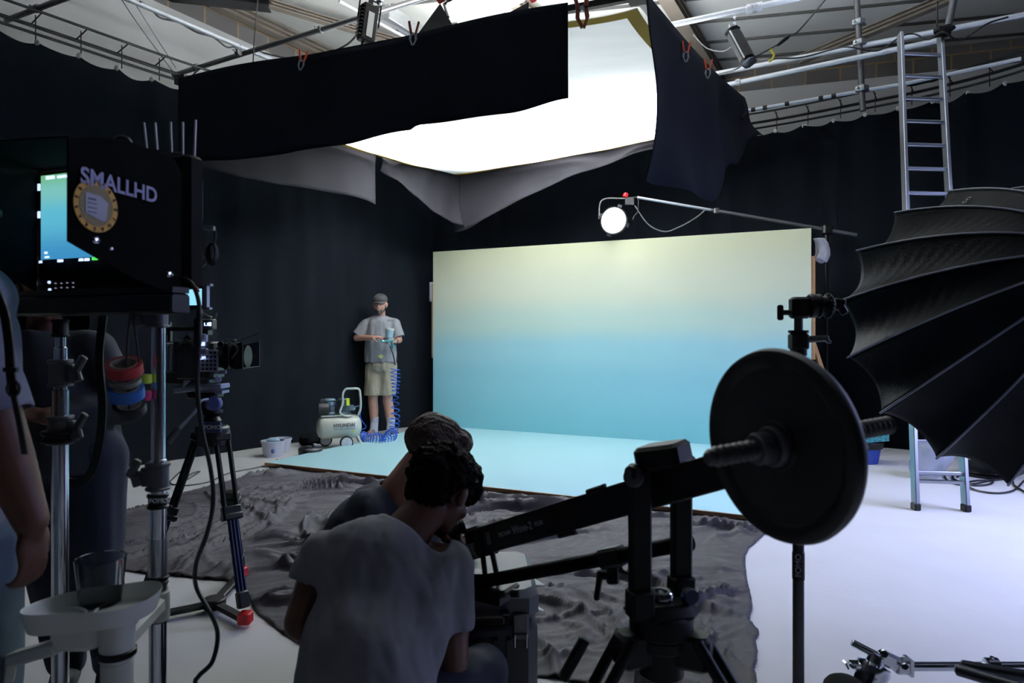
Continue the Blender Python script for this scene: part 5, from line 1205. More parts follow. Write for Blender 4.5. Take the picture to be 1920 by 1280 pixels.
g = G(); g.cyl(cen + V(0, 0, .28), cen + V(0, 0, .52), .018, seg=16); g.cyl(cen + V(0, 0, .40), cen + V(0, 0, .455), .04, seg=24, ch=.008); part(g, 'centre_knob', black, jt)
g = G(); c = cen + V(-.19, -.02, .56); g.bar(c + V(-.03, 0, -.06), c + V(.02, 0, .03), .026, .022, ch=.005); part(g, 'lock_handle', black, jt)

# ------------------------------------------------------------------ flight case
fc = thing('flight_case', V(-.11, 2.35, 0), 'dark equipment case with latches beside the crouching man in white', 'case')
case_m = mat('case_plastic', (40, 43, 52), .5, var=.1, scale=10, bump=.05, bscale=200); zt_c = .475
CM = euler(0, 0, radians(3)); cb_ = V(-.11, 2.27, 0)
g = G(); g.box(cb_ + V(0, 0, .19), (.36, .40, .37), CM, ch=.03); part(g, 'body', case_m, fc)
g = G(); g.box(cb_ + V(0, 0, .425), (.365, .405, .095), CM, ch=.03); part(g, 'lid', mat('case_lid', (84, 88, 96), .5), fc)
g = G()
for dx in (-.14, -.11, -.06, -.03, .0, .05, .09):
    g.box(cb_ + CM @ V(dx, -.205, .18), (.014, .014, .30), CM)
part(g, 'ribs', case_m, fc)
for dx in (-.13, .125):
    g = G(); g.box(cb_ + CM @ V(dx, -.212, .37), (.05, .012, .075), CM, ch=.006); lt_ = part(g, 'latch', steel_d, fc)
    g = G(); c = cb_ + CM @ V(dx, -.22, .33); g.tube([c + CM @ V(-.018, 0, -.02), c + CM @ V(.018, 0, -.02), c + CM @ V(.018, 0, .02), c + CM @ V(-.018, 0, .02)], .003, 6, closed=True); part(g, 'latch_ring', chrome, lt_)
g = G(); c = cb_ + CM @ V(.0, -.222, .40); g.bar(c + CM @ V(-.075, -.012, 0), c + CM @ V(.075, -.012, 0), .028, .02, ch=.006); g.box(c + CM @ V(-.08, 0, 0), (.02, .03, .03), CM); g.box(c + CM @ V(.08, 0, 0), (.02, .03, .03), CM); part(g, 'handle', black, fc)
g = G()
for k in range(2): g.prism([V(.06, 2.30 + .03 * k, .37 - .09 * k + .04), V(.115, 2.36, .345 - .09 * k + .04), V(.06, 2.42, .36 - .09 * k + .04)], (0, 0, 0), (0, 0, .003))
one(g, 'paper_sheets', white_p, 'loose white paper corners poking out behind the dark case', 'paper', loc=(.12, 2.36, .2))

# ------------------------------------------------------------------ upright stand with grip head
cs = thing('grip_stand', P(1498, 1100, 2.03) - V(0, 0, P(1498, 1100, 2.03).z), 'upright black grip stand directly behind the weight plate', 'stand')
sX = P(1497, 900, 2.04); sX.z = 0
stm = mat('satin_dark_tube', (48, 50, 56), .32, .7)
z1 = CH - (702 - HV) / F * 2.04
g = G(); g.cyl(sX + V(0, 0, .1), sX + V(0, 0, z1 + .1), .0165, seg=24); part(g, 'column', stm, cs)
g = G(); g.cyl(sX + V(0, 0, CH - (1085 - HV) / F * 2.04), sX + V(0, 0, CH - (1035 - HV) / F * 2.04), .0178, seg=24); part(g, 'label_band', black, cs)
lettering('lettering', 'FOMO', P(1497, 1060, 2.04 - .0185), V(0, 0, 1), V(-1, 0, 0), .024, mat('grey_print', (110, 110, 122), .6), cs, bold=.0004)
zk = lambda v: CH - (v - HV) / F * 2.04
g = G(); g.cyl(sX + V(0, 0, zk(668)), sX + V(0, 0, zk(622)), .024, seg=20, ch=.004); g.box(sX + V(.0, 0, zk(640)), (.05, .05, .05), ch=.008); g.cyl(sX + V(0, 0, zk(624)), sX + V(0, 0, zk(619)), .029, seg=20); part(g, 'collar', black, cs)
g = G(); g.bar(sX + V(.02, -.01, zk(636)), sX + V(.085, -.01, zk(634)), .018, .02, ch=.005); g.bar(sX + V(.065, -.01, zk(632)), sX + V(.09, -.01, zk(642)), .02, .01, ch=.003); part(g, 't_handle', steel_d, cs)
g = G(); g.cyl(sX + V(0, 0, zk(622)), sX + V(0, 0, zk(596)), .0125, seg=16); part(g, 'spigot', steel_d, cs)
gh = cs
zc_ = zk(577); g = G(); g.box(sX + V(.003, 0, zc_), (.055, .045, .064), ch=.01); part(g, 'grip_head', black, gh)
g = G(); g.cyl(sX + V(.03, 0, zc_ + .006), sX + V(.052, 0, zc_ + .006), .036, seg=28, ch=.004); g.cyl(sX + V(.054, 0, zc_ + .006), sX + V(.066, 0, zc_ + .006), .036, seg=28, ch=.004); g.cyl(sX + V(.066, 0, zc_ + .006), sX + V(.076, 0, zc_ + .006), .02, seg=20); part(g, 'friction_disc', black, gh)
g = G()
for k in range(16):
    a_ = k * pi / 8; q = sX + V(.088, .031 * cos(a_), zc_ + .006 + .031 * sin(a_)); g.ball(q, .0075, seg=8, rings=6)
g.cyl(sX + V(.076, 0, zc_ + .006), sX + V(.10, 0, zc_ + .006), .031, seg=24, ch=.004); part(g, 'knurled_knob', black, gh)
g = G(); g.cyl(sX + V(.10, 0, zc_ + .004), sX + V(.118, 0, zc_ + .004), .012, seg=12); g.box(sX + V(.124, 0, zc_ + .018), (.036, .016, .02), euler(0, .15, 0), ch=.006); g.box(sX + V(.132, 0, zc_ - .004), (.024, .016, .034), euler(0, -.5, 0), ch=.006); part(g, 'wing_knob', black, gh)
g = G(); g.cyl(sX + V(-.025, 0, zc_ - .014), sX + V(-.045, 0, zc_ - .014), .008, seg=12); g.box(sX + V(-.054, 0, zc_ - .014), (.018, .016, .046), ch=.006); part(g, 'wing_knob', black, gh)
for k in range(3):
    a_ = k * 2.094 + 1.9; g = G(); p = sX; g.tube([p + V(.02 * cos(a_), .02 * sin(a_), .15), p + V(.12 * cos(a_), .12 * sin(a_), .12), p + V(.36 * cos(a_), .36 * sin(a_), .03), p + V(.42 * cos(a_), .42 * sin(a_), .012)], .011, 8); part(g, 'leg', stm, cs)

# ------------------------------------------------------------------ chrome stand lying at the bottom right
ly = thing('folded_grip_stand', P(1700, 1249, 2.35) * 1, 'chrome grip stand lying on the floor at the bottom right corner', 'stand')
q0 = P(1703, 1249, 2.34); q1 = P(2080, 1249, 2.34)
g = G(); g.cyl(q0, q1, .0155, seg=20); part(g, 'column', chrome, ly)
g = G(); g.box(P(1690, 1248, 2.34), (.055, .045, .045), ch=.008); g.box(P(1703, 1248, 2.34), (.012, .05, .055)); g.cyl(P(1697, 1250, 2.31), P(1697, 1250, 2.29), .012, seg=16, ch=.003); part(g, 'socket', chrome, ly)
g = G(); g.bar(P(1648, 1228, 2.33), P(1683, 1244, 2.33), .04, .05, ch=.01); g.cyl(P(1658, 1226, 2.30), P(1658, 1226, 2.28), .014, seg=16, ch=.003); part(g, 'clamp', chrome, ly)
g = G(); g.cyl(P(1597, 1204, 2.36), P(1652, 1232, 2.33), .0125, seg=18, ch=.002); part(g, 'spigot', chrome, ly)
g = G(); c = P(1636, 1256, 2.33); g.lathe([(-.055, .02), (-.045, .045), (0, .056), (.02, .052), (.026, .03), (.05, .026)], c, V(.35, .1, .9).normalized(), seg=32); g.bar(P(1592, 1245, 2.33), P(1640, 1247, 2.33), .04, .018, ch=.005); g.bar(P(1583, 1240, 2.33), P(1589, 1252, 2.33), .02, .006); part(g, 'swivel_head', chrome, ly)
g = G(); g.lathe([(0, .02), (.006, .022), (.01, .01)], P(1612, 1268, 2.28), V(0, -1, .2), seg=20); part(g, 'rubber_insert', rubber, ly)
for (a, b) in ((P(1792, 1254, 2.2), P(2050, 1330, 1.9)), (P(1800, 1247, 2.28), P(2060, 1290, 2.1))):
    b.z = max(b.z, .03); g = G(); g.tube([a, a + (b - a) * .02, b], [.012, .019, .019], 14); part(g, 'leg', stm, ly)
g = G(); c = P(1860, 1246, 2.32); g.lathe([(-.02, .02), (-.018, .024), (.018, .024), (.02, .02)], c, V(1, 0, 0)); g.cyl(c, c + V(0, 0, .028), .007, seg=8); part(g, 'collar', chrome, ly)
sbg = thing('sandbag', V(P(1575, 1280, 2.3).x, 2.2, 0), 'black sandbag on the floor at the bottom edge right of the upright stand', 'sandbag')
g = G(); c = V(P(1583, 1280, 2.25).x, 2.12, .065)
g.grid(lambda u, v: c + V((.085) * cos(v * pi - pi / 2) ** .6 * cos(u * 2 * pi) * (1 - .15 * cos(u * 4 * pi)), .22 * cos(v * pi - pi / 2) ** .6 * sin(u * 2 * pi), .058 * sin(v * pi - pi / 2) + .012 * sin(u * 9)), 32, 12); part(g, 'bag', blackmatte, sbg)
# ------------------------------------------------------------------ people
def cone(g, a, b, ra, rb=None, seg=14):
    rb = ra if rb is None else rb; a = Vector(a); b = Vector(b)
    d = (b - a); L = d.length
    if L < 1e-5: g.ball(a, ra); return
    d /= L; pts = []; rs = []
    for i in range(5):
        t = -pi / 2 + pi / 2 * (i + .35) / 5; pts.append(a + d * ra * sin(t)); rs.append(max(ra * cos(t), .0005))
    pts.append(a); rs.append(ra)
    pts.append(b); rs.append(rb)
    for i in range(4, -1, -1):
        t = pi / 2 - pi / 2 * (i * -1 + 4 + .35) / 5 * 0 - 0
    for i in range(5):
        t = pi / 2 * (i + .65) / 5; pts.append(b + d * rb * sin(t)); rs.append(max(rb * cos(t), .0005))
    g.tube(pts, rs, seg)
def limb(g, pts, rs):
    for i in range(len(pts) - 1): cone(g, pts[i], pts[i + 1], rs[i], rs[i + 1])
def blobmesh(g, voxel, it=6, keep=None, disp=None, adapt=0):
    me = bpy.data.meshes.new('tmp'); me.from_pydata([tuple(v) for v in g.v], [], g.f); me.update()
    bm = bmesh.new(); bm.from_mesh(me); bmesh.ops.recalc_face_normals(bm, faces=bm.faces); bm.to_mesh(me); bm.free()
    o = bpy.data.objects.new('tmp', me); COL.objects.link(o)
    r = o.modifiers.new('r', 'REMESH'); r.mode = 'VOXEL'; r.voxel_size = voxel
    if it: s = o.modifiers.new('s', 'SMOOTH'); s.factor = .5; s.iterations = it
    bpy.context.view_layer.update()
    out = bpy.data.meshes.new_from_object(o.evaluated_get(bpy.context.evaluated_depsgraph_get()))
    bpy.data.objects.remove(o)
    bm = bmesh.new(); bm.from_mesh(out)
    if disp:
        bm.normal_update()
        mv = [(v, disp(v.co.copy(), v.normal.copy())) for v in bm.verts]
        for v, d in mv: v.co += d
    if keep:
        dead = [v for v in bm.verts if not keep(v.co)]
        bmesh.ops.delete(bm, geom=dead, context='VERTS')
        bv = [v for v in bm.verts if any(e.is_boundary for e in v.link_edges)]
        nb = {v: [e.other_vert(v) for e in v.link_edges if e.is_boundary] for v in bv}
        for _ in range(10):
            new = {v: v.co * .4 + sum((q.co for q in nb[v]), Vector()) / len(nb[v]) * .6 for v in bv}
            for v in bv: v.co = new[v]
    bm.to_mesh(out); bm.free(); return out
def blob(g, name, m, parent, voxel=.008, it=6, keep=None, disp=None, solid=0, label=None):
    me = blobmesh(g, voxel, it, keep, disp); org = ORG[parent.name]
    me.transform(Matrix.Translation(-org)); me.materials.clear(); me.materials.append(m); me.shade_smooth()
    o = bpy.data.objects.new(name, me); COL.objects.link(o); o.parent = parent; ORG[o.name] = org
    if solid: q = o.modifiers.new('solid', 'SOLIDIFY'); q.thickness = solid; q.offset = 1
    if label: o['label'] = label
    return o
def basis(f, u):
    f = Vector(f).normalized(); u = Vector(u); u = (u - f * u.dot(f)).normalized(); r = f.cross(u); return r, f, u
def head_shape(g, c, f, u, s=1.0):
    r, f, u = basis(f, u); M = Matrix((r, f, u)).transposed()
    L = lambda x, y, z: c + r * x * s + f * y * s + u * z * s
    g.ball(L(0, -.008, .03), (.076 * s, .095 * s, .088 * s), M, 20, 14)
    g.ball(L(0, .018, -.03), (.063 * s, .072 * s, .075 * s), M, 20, 14)
    g.ball(L(0, .04, -.075), (.042 * s, .042 * s, .034 * s), M)
    g.ball(L(0, .068, -.092), (.02 * s, .018 * s, .016 * s), M)     # chin
    cone(g, L(0, .083, .018), L(0, .106, -.022), .009 * s, .013 * s)   # nose
    for sx_ in (-1, 1):
        g.ball(L(sx_ * .012, .094, -.027), (.009 * s, .011 * s, .008 * s), M)
        g.ball(L(sx_ * .03, .072, .026), (.024 * s, .014 * s, .009 * s), M)   # brow
        g.ball(L(sx_ * .04, .058, -.028), (.024 * s, .022 * s, .022 * s), M)  # cheek
        g.ball(L(sx_ * .078, -.004, -.008), (.009 * s, .02 * s, .032 * s), M)
        g.ball(L(sx_ * .084, -.012, .004), (.008 * s, .016 * s, .022 * s), M)
    g.ball(L(0, .084, -.052), (.024 * s, .012 * s, .006 * s), M); g.ball(L(0, .082, -.063), (.021 * s, .012 * s, .007 * s), M)
    return r, f, u, L, M
def hand(g, w, d, n, side, curl=.3, s=1.0, spread=.1, thumb=.5):
    """w wrist, d pointing direction, n palm normal (side the fingers curl to), side = direction of the thumb"""
    d = Vector(d).normalized(); n = Vector(n); n = (n - d * n.dot(d)).normalized(); t = Vector(side); t = (t - d * t.dot(d) - n * t.dot(n)).normalized()
    M = Matrix((t, d, n)).transposed()
    w = Vector(w); cone(g, w - d * .01, w + d * .03 * s, .024 * s, .026 * s)
    g.ball(w + d * .055 * s, (.041 * s, .048 * s, .017 * s), M); g.ball(w + d * .075 * s, (.040 * s, .025 * s, .014 * s), M)
    for k, (off, ln, r_) in enumerate(((.030, .072, .0092), (.010, .080, .0094), (-.010, .074, .009), (-.029, .058, .0082))):
        p = w + d * .092 * s + t * off * s; a_ = curl * .6; q = (d * cos(a_) + n * sin(a_) + t * (off * spread * 12) * .35).normalized()
        for j, fr_ in enumerate((.45, .32, .23)):
            e = p + q * ln * fr_ * s; cone(g, p, e, r_ * s * (1 - .07 * j), r_ * s * (.93 - .07 * j), 10); p = e
            ax_ = q.cross(n); 
            if ax_.length < 1e-4: ax_ = d.cross(n)
            q = Matrix.Rotation(-(curl * .9 + .06 * k * curl), 3, (q.cross(n)).normalized()) @ q if False else (Matrix.Rotation(curl * .9, 3, q.cross(n).normalized() if q.cross(n).length > 1e-3 else t) @ q)
    p = w + d * .028 * s + t * .028 * s; q = (t * .75 + d * .65 + n * thumb).normalized()
    for ln, r_ in ((.038, .0125), (.030, .0105), (.022, .009)):
        e = p + q * ln * s; cone(g, p, e, r_ * s, r_ * .92 * s, 10); p = e; q = (q + d * .35 + n * .2 * thumb).normalized()
skin_m = mat('skin', (196, 148, 128), .55, var=.1, scale=20)
skin_d = mat('dimmed_skin', (84, 50, 37), .55, var=.1, scale=20)  # skin darkened for people in the dim foreground, shade put into the colour
def wrinkles(amp, sc, dirv=V(0, 0, 1), sharp=1.5):
    def f(p, n):
        q = p - dirv * p.dot(dirv) * .72
        a = noise.noise(V(q.x * sc, q.y * sc, q.z * sc)); b = noise.noise(V(q.x * sc * 2.3 + 5, q.y * sc * 2.3, q.z * sc * 2.3))
        return n * (amp * (-(abs(a) ** sharp) * 1.6 + .5 * b))
    return f

# ---- painter
pf = V(P(716, 812, 8.6).x, 8.55, 0)
pa = thing('person', pf, 'bearded man in grey T-shirt, beige shorts and black cap holding a paint spray gun', 'person')
Yp = 8.58
X = lambda u, v, y=Yp: P(u, v, y)
hc2 = X(713, 571, 8.53)
g = G()
head_shape(g, hc2, V(-.05, -1, -.08), V(.02, 0, 1), 1.02)
cone(g, hc2 + V(0, .03, -.07), X(714, 602), .055, .06)
sl, sr = X(688, 607), X(740, 607)
el, er = X(669, 633, 8.56), X(748, 637, 8.56)
wl, wr = X(698, 633, 8.36), X(740, 640, 8.36)
ctr = [X(714, 605), X(714, 630), X(714, 655), X(714, 678), X(714, 695)]
limb(g, ctr, [.09, .10, .10, .10, .10])
cone(g, sl, sr, .05, .05)
limb(g, [sl, el, wl], [.048, .043, .03]); limb(g, [sr, er, wr], [.048, .043, .03])
hipl, hipr = X(703, 694), X(726, 694)
kl, kr = X(699, 750, 8.56), X(727, 750, 8.58)
al, ar = X(702, 799, 8.6), X(733, 799, 8.58)
al.z = ar.z = .1
for h_, k_, a_ in ((hipl, kl, al), (hipr, kr, ar)):
    limb(g, [h_, k_, k_.lerp(a_, .35) + V(0, .02, 0), a_], [.075, .062, .06, .042]); cone(g, a_, a_ + V(0, -.04, -.06), .042, .04)
hand(g, wl, V(.9, -.25, .1), V(.2, .2, -1), V(.3, -1, .2), .75, 1.0)
hand(g, wr, V(-.75, -.55, .05), V(-.2, .8, .3), V(0, -.2, 1), .9, 1.0)
blob(g, 'body', skin_m, pa, .0058, 3)
tee = mat('grey_tshirt', (128, 129, 134), .9, var=.07, scale=10)
g = G(); limb(g, [X(714, 606), X(714, 628), X(714, 655), X(714, 682)], [.12, .145, .145, .155])
for s_ in (-1, 1): limb(g, [X(714 + s_ * 7, 610), X(714 + s_ * 9, 640), X(714 + s_ * 10, 682)], [.12, .135, .145])
cone(g, sl, X(714, 601), .066, .085); cone(g, sr, X(714, 601), .066, .085); cone(g, X(714, 601), X(714, 592), .085, .07)
limb(g, [sl, sl.lerp(el, .55), sl.lerp(el, .95)], [.072, .08, .086]); limb(g, [sr, sr.lerp(er, .5), sr.lerp(er, .95)], [.072, .08, .086])
hemz = X(714, 679).z; neckz = X(714, 592).z
def keep_tee(p):
    if p.z < hemz or p.z > neckz + .01 * 0 + .03 * abs(p.x - hc2.x): return False
    for s_, e_ in ((sl, el), (sr, er)):
        d = (e_ - s_); 
        if abs(p.x - ctr[0].x) > .2 and (p - s_).dot(d.normalized()) > d.length * .86: return False
    return True
blob(g, 'tshirt', tee, pa, .010, 4, keep_tee, wrinkles(.014, 9), solid=.003)
short_m = mat('beige_shorts', (150, 142, 124), .9, var=.25, scale=16)
g = G(); kz = X(714, 741).z
for h_, k_ in ((hipl, kl), (hipr, kr)): limb(g, [h_ + V(0, 0, .05), h_, h_.lerp(k_, .8) + V(0, 0, 0), k_], [.12, .118, .108, .112])
cone(g, X(709, 684), X(719, 684), .15, .15)
blob(g, 'shorts', short_m, pa, .010, 4, lambda p: kz + .0 * p.x < p.z < hemz + .07, wrinkles(.022, 10), solid=.003)
sock_m = mat('white_sock', (200, 205, 215), .9)
for (k_, a_) in ((kl, al), (kr, ar)):
    g = G(); limb(g, [a_ + V(0, 0, .16), a_ + V(0, 0, .05), a_ + V(0, -.04, -.05)], [.055, .048, .05]); sz = .235
    blob(g, 'sock', sock_m, pa, .008, 4, lambda p: p.z < sz, solid=.002)
shoe_m = mat('paint_marked_shoe', (92, 74, 78), .8, var=.5, scale=40)
for (a_, dx) in ((al, -.02), (ar, .07)):
    g = G(); b_ = V(a_.x, a_.y, .045); cone(g, b_ + V(0, .03, 0), b_ + V(dx, -.13, -.006), .043, .042); g.ball(b_ + V(dx * 1.2, -.15, -.005), (.045, .055, .036)); g.ball(b_ + V(0, .02, .03), (.042, .05, .04))
    o = blob(g, 'shoe', shoe_m, pa, .007, 4, disp=lambda p, n: V(0, 0, .004 - p.z) if p.z < .004 else V(0, 0, 0))
    g = G(); 
    for k in range(4): g.cyl(b_ + V(dx * .5 - .025, -.05 - .02 * k, .046 - .004 * k), b_ + V(dx * .5 + .025, -.05 - .02 * k, .046 - .004 * k), .003, seg=6)
    part(g, 'lace', sock_m, o)
beard_m = mat('dark_hair', (34, 26, 24), .8, bump=.4, bscale=200)
r, f, u = basis(V(-.05, -1, -.08), V(.02, 0, 1)); L2 = lambda x, y, z: hc2 + (r * x + f * y + u * z) * 1.02; HM = Matrix((r, f, u)).transposed()
g = G(); g.ball(L2(0, .04, -.078), (.052, .047, .036), HM); g.ball(L2(0, .068, -.095), (.028, .022, .022), HM)
for s_ in (-1, 1): cone(g, L2(s_ * .048, .035, -.07), L2(s_ * .068, .0, -.01), .016, .010); cone(g, L2(s_ * .004, .09, -.042), L2(s_ * .026, .078, -.05), .006, .005); cone(g, L2(s_ * .026, .078, -.05), L2(s_ * .032, .066, -.07), .007, .01)
blob(g, 'beard', beard_m, pa, .005, 2, lambda p: not ((p - L2(0, .098, -.057)).length < .018))
g = G(); g.ball(L2(0, -.025, .0), (.079, .085, .07), HM); blob(g, 'hair', beard_m, pa, .007, 2, lambda p: (p - L2(0, 0, 0)).dot(f) < .012 and (p - L2(0, 0, 0)).dot(u) > -.05 and (abs((p - L2(0, 0, 0)).dot(r)) < .066 or (p - L2(0, 0, 0)).dot(f) < -.02 or (p - L2(0, 0, 0)).dot(u) > .02))
cap_m = mat('black_cap_cloth', (20, 19, 22), .85)
g = G(); g.ball(L2(0, -.012, .055), (.088, .108, .082), HM); blob(g, 'cap', cap_m, pa, .007, 2, lambda p: (p - L2(0, 0, 0)).dot(u) > .042, solid=.003)
g = G()
g.grid(lambda a, b: L2(.078 * (2 * a - 1) * (1 - .25 * b * abs(2 * a - 1)), .07 + .075 * b * (1 - .55 * (2 * a - 1) ** 2) - .03 * (2 * a - 1) ** 2, .047 - .018 * b - .02 * (2 * a - 1) ** 2), 14, 5); part(g, 'cap_peak', cap_m, pa, solid=.004)
eye_m = mat('eye_white', (205, 200, 195), .3); iris = mat('dark_iris', (40, 28, 22), .3)
for s_ in (-1, 1):
    g = G(); g.ball(L2(s_ * .03, .074, .006), .011); e_ = part(g, 'eye', eye_m, pa); g = G(); g.ball(L2(s_ * .03, .0815, .006), .0055); part(g, 'pupil', iris, e_)
    g = G(); g.tube(cat_rom([L2(s_ * .014, .086, .023), L2(s_ * .03, .089, .028), L2(s_ * .046, .078, .022)]), .0035, 6); part(g, 'eyebrow', beard_m, pa)
g = G(); g.tube(cat_rom([L2(-.016, .094, -.057), L2(0, .0985, -.056), L2(.016, .094, -.057)]), [.003] * 17, 6); part(g, 'lips', mat('lip', (150, 80, 75), .5), pa)
g = G(); g.lathe([(-.012, .031), (-.012, .035), (.012, .035), (.012, .031)], wr + (er - wr).normalized() * .03, (er - wr), capa=False, capb=False); part(g, 'wristband', black, pa)
lettering('shirt_print', 'SPRAY', X(733, 601, 8.375), V(1, 0, 0), V(0, 0, 1), .035, mat('dark_lettering', (35, 38, 40), .6), pa)
g = G(); c = X(714, 668, 8.39); g.prism([c + V(.04 * cos(k * pi / 4) * (1 if k % 2 == 0 else .5), 0, .033 * sin(k * pi / 4) * (1 if k % 2 == 0 else .6)) for k in range(8)], (0, 0, 0), (0, .004, 0)); part(g, 'paint_splash', mat('pale_yellow_paint', (205, 215, 120), .7), pa)
# spray gun held in both hands
gc_ = X(728, 640, 8.27)
sg = thing('spray_gun', gc_, 'paint spray gun with a tall pale cup held in front of the grey T-shirt', 'spray gun')
gd = V(.04, -.1, 1).normalized(); gm_ = mat('gun_teal_metal', (95, 150, 155), .4, .5)
g = G(); g.lathe([(.0, .018), (.03, .022), (.045, .042), (.13, .050), (.135, .05)], X(729, 639, 8.24), V(.1, -.05, 1), seg=24); part(g, 'cup', mat('paint_cup', (165, 195, 205), .45), sg)
g = G(); g.lathe([(.132, .054), (.15, .055), (.155, .045), (.157, .0)], X(729, 639, 8.24), V(.1, -.05, 1), seg=24); part(g, 'lid', mat('paint_cup_lid', (225, 228, 215), .5), sg)
g = G(); g.cyl(X(719, 640, 8.22), X(737, 638, 8.24), .016, seg=14, ch=.003); g.cyl(X(716, 640, 8.20), X(720, 640, 8.21), .02, seg=14); g.bar(X(734, 638, 8.25), X(737, 652, 8.28), .024, .03, ch=.006); g.tube(cat_rom([X(728, 641, 8.2), X(730, 646, 8.2), X(734, 650, 8.22)]), .004, 6); g.cyl(X(737, 637, 8.24), X(742, 637, 8.24), .009, seg=10); part(g, 'gun_body', gm_, sg)
g = G(); g.tube(cat_rom([X(733, 650, 8.25), X(735, 657, 8.22), X(737, 664, 8.18)]), .008, 8); part(g, 'hose_connector', black, sg)

# ---- crouching man in a white T-shirt
g1 = thing('person', V(-.42, 1.75, 0), 'man in plain white T-shirt crouching with his back turned and head bent to an eyepiece', 'person')
Z = lambda u, v, y: P(u, v, y)
hc3 = Z(828, 922, 1.93)
hf, hu = V(.42, .68, -.62), V(.25, .42, .85)
g = G()
r3, f3, u3, L3, M3 = head_shape(g, hc3, hf, hu, 1.0)
nb_ = Z(762, 1000, 1.84)
cone(g, L3(0, -.03, -.06), nb_, .056, .065)
pel = V(-.37, 1.66, .34)
s1l, s1r = Z(615, 1046, 1.80), Z(836, 1062, 1.86)
e1l, e1r = Z(568, 1165, 1.74), Z(842, 1262, 1.80)
w1l, w1r = V(-.46, 1.98, .44), Z(862, 1150, 2.02)
spine = [pel, V(-.355, 1.69, .50), Z(708, 1130, 1.76), Z(722, 1050, 1.80), nb_]
limb(g, spine, [.12, .11, .11, .095, .06]); cone(g, s1l, s1r, .062, .062)
limb(g, [s1l, e1l, w1l], [.062, .048, .032]); limb(g, [s1r, e1r, w1r], [.062, .047, .032])
hx = [V(-.39, 1.70, .28), V(-.29, 1.64, .30)]; kx = [V(-.40, 2.04, .10), V(-.085, 1.93, .30)]; fx = [V(-.43, 1.70, .06), V(-.13, 1.72, .07)]
for h_, k_, a_ in zip(hx, kx, fx): limb(g, [h_, k_, a_], [.10, .07, .045]); cone(g, a_, a_ + (V(0, -.12, -.01) if a_.x < -.4 else V(.02, .14, -.03)), .045, .035)
w1h = Z(858, 1040, 2.06)
limb(g, [e1r, w1h], [.046, .031])
hand(g, w1h, V(-.05, .1, 1), V(-.9, 0, .2), V(0, -1, .3), .5, .95)
hand(g, w1l, V(.1, 1, -.1), V(0, 0, -1), V(1, 0, 0), .4)
blob(g, 'body', skin_d, g1, .0065, 3)
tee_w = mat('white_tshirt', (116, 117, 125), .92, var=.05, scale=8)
g = G()
limb(g, [V(-.37, 1.66, .26), V(-.36, 1.68, .46), Z(700, 1150, 1.76), Z(716, 1060, 1.79)], [.165, .16, .15, .13])
limb(g, [Z(640, 1060, 1.8), Z(650, 1160, 1.74), V(-.42, 1.68, .42), V(-.43, 1.67, .28)], [.10, .12, .125, .135]); limb(g, [Z(800, 1070, 1.83), Z(768, 1160, 1.78), V(-.31, 1.68, .42), V(-.30, 1.66, .28)], [.10, .12, .125, .135])
cone(g, s1l, s1r, .072, .075); cone(g, Z(655, 1025, 1.8), Z(730, 1005, 1.82), .075, .07); cone(g, Z(730, 1005, 1.82), Z(800, 1035, 1.85), .07, .07)
limb(g, [s1l, s1l.lerp(e1l, .7)], [.076, .080]); limb(g, [s1r, s1r.lerp(e1r, .75)], [.075, .078])
nd = (hc3 - nb_).normalized()
def keep_w(p):
    if (p - nb_).dot(nd) > -.004 and (p - nb_).length < .12: return False
    for s_, e_, lim in ((s1l, e1l, .48), (s1r, e1r, .62)):
        d = e_ - s_; t = (p - s_).dot(d) / d.length_squared; q = s_ + d * t
        if t > lim and (p - q).length < .098 and (s_ is s1l and p.x < -.455 or s_ is s1r and p.x > -.235): return False
    return True
def w_folds(p, n):
    a = noise.noise(V(p.x * 7 + p.z * 2, p.y * 4, p.z * 2.5)); b = noise.noise(V(p.x * 14, p.y * 9, p.z * 6 + 3))
    c_ = noise.noise(V(p.x * 22 + p.z * 9, p.y * 10, p.z * 7 - p.x * 8)); return n * (.026 * -abs(a) ** 1.2 + .009 * b - .012 * max(0, .25 - abs(c_)) )
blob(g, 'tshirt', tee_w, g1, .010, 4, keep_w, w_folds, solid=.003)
jeans = mat('navy_jeans', (18, 24, 48), .85, var=.2, scale=30)
g = G()
for h_, k_, a_ in zip(hx, kx, fx): limb(g, [h_, k_, k_.lerp(a_, .85)], [.11, .08, .062])
cone(g, pel + V(-.04, 0, -.04), pel + V(.06, 0, -.04), .135, .145)
blob(g, 'jeans', jeans, g1, .010, 4, None, wrinkles(.012, 9))
for a_ in fx:
    g = G(); tip = V(0, -.12, -.02) if a_.x < -.4 else V(.02, .16, -.04); cone(g, a_, a_ + tip, .052, .042); blob(g, 'shoe', mat('dark_shoe', (30, 30, 34), .6), g1, .009, 3, disp=lambda p, n: V(0, 0, .004 - p.z) if p.z < .004 else V(0, 0, 0))
curl_m = mat('black_curly_hair', (10, 10, 11), .9, spec=.1, bump=.6, bscale=150)
g = G(); Mh = M3
g.ball(L3(0, -.018, .038), (.090, .110, .094), Mh, 24, 16); g.ball(L3(0, .045, .075), (.078, .07, .055), Mh); g.ball(L3(0, .085, .05), (.07, .04, .05), Mh); g.ball(L3(0, -.06, -.02), (.072, .05, .065), Mh)
for i in range(240):
    a_ = R0.random() * 2 * pi; t = R0.random() * 2 - 1; q = V(sqrt(1 - t * t) * cos(a_), sqrt(1 - t * t) * sin(a_), t)
    c = L3(q.x * .089, -.016 + q.y * .109, .036 + q.z * .090)
    if (q.y > .35 and q.z < .15) or q.z < -.55: continue
    g.ball(c, .008 + .010 * R0.random(), seg=8, rings=6)
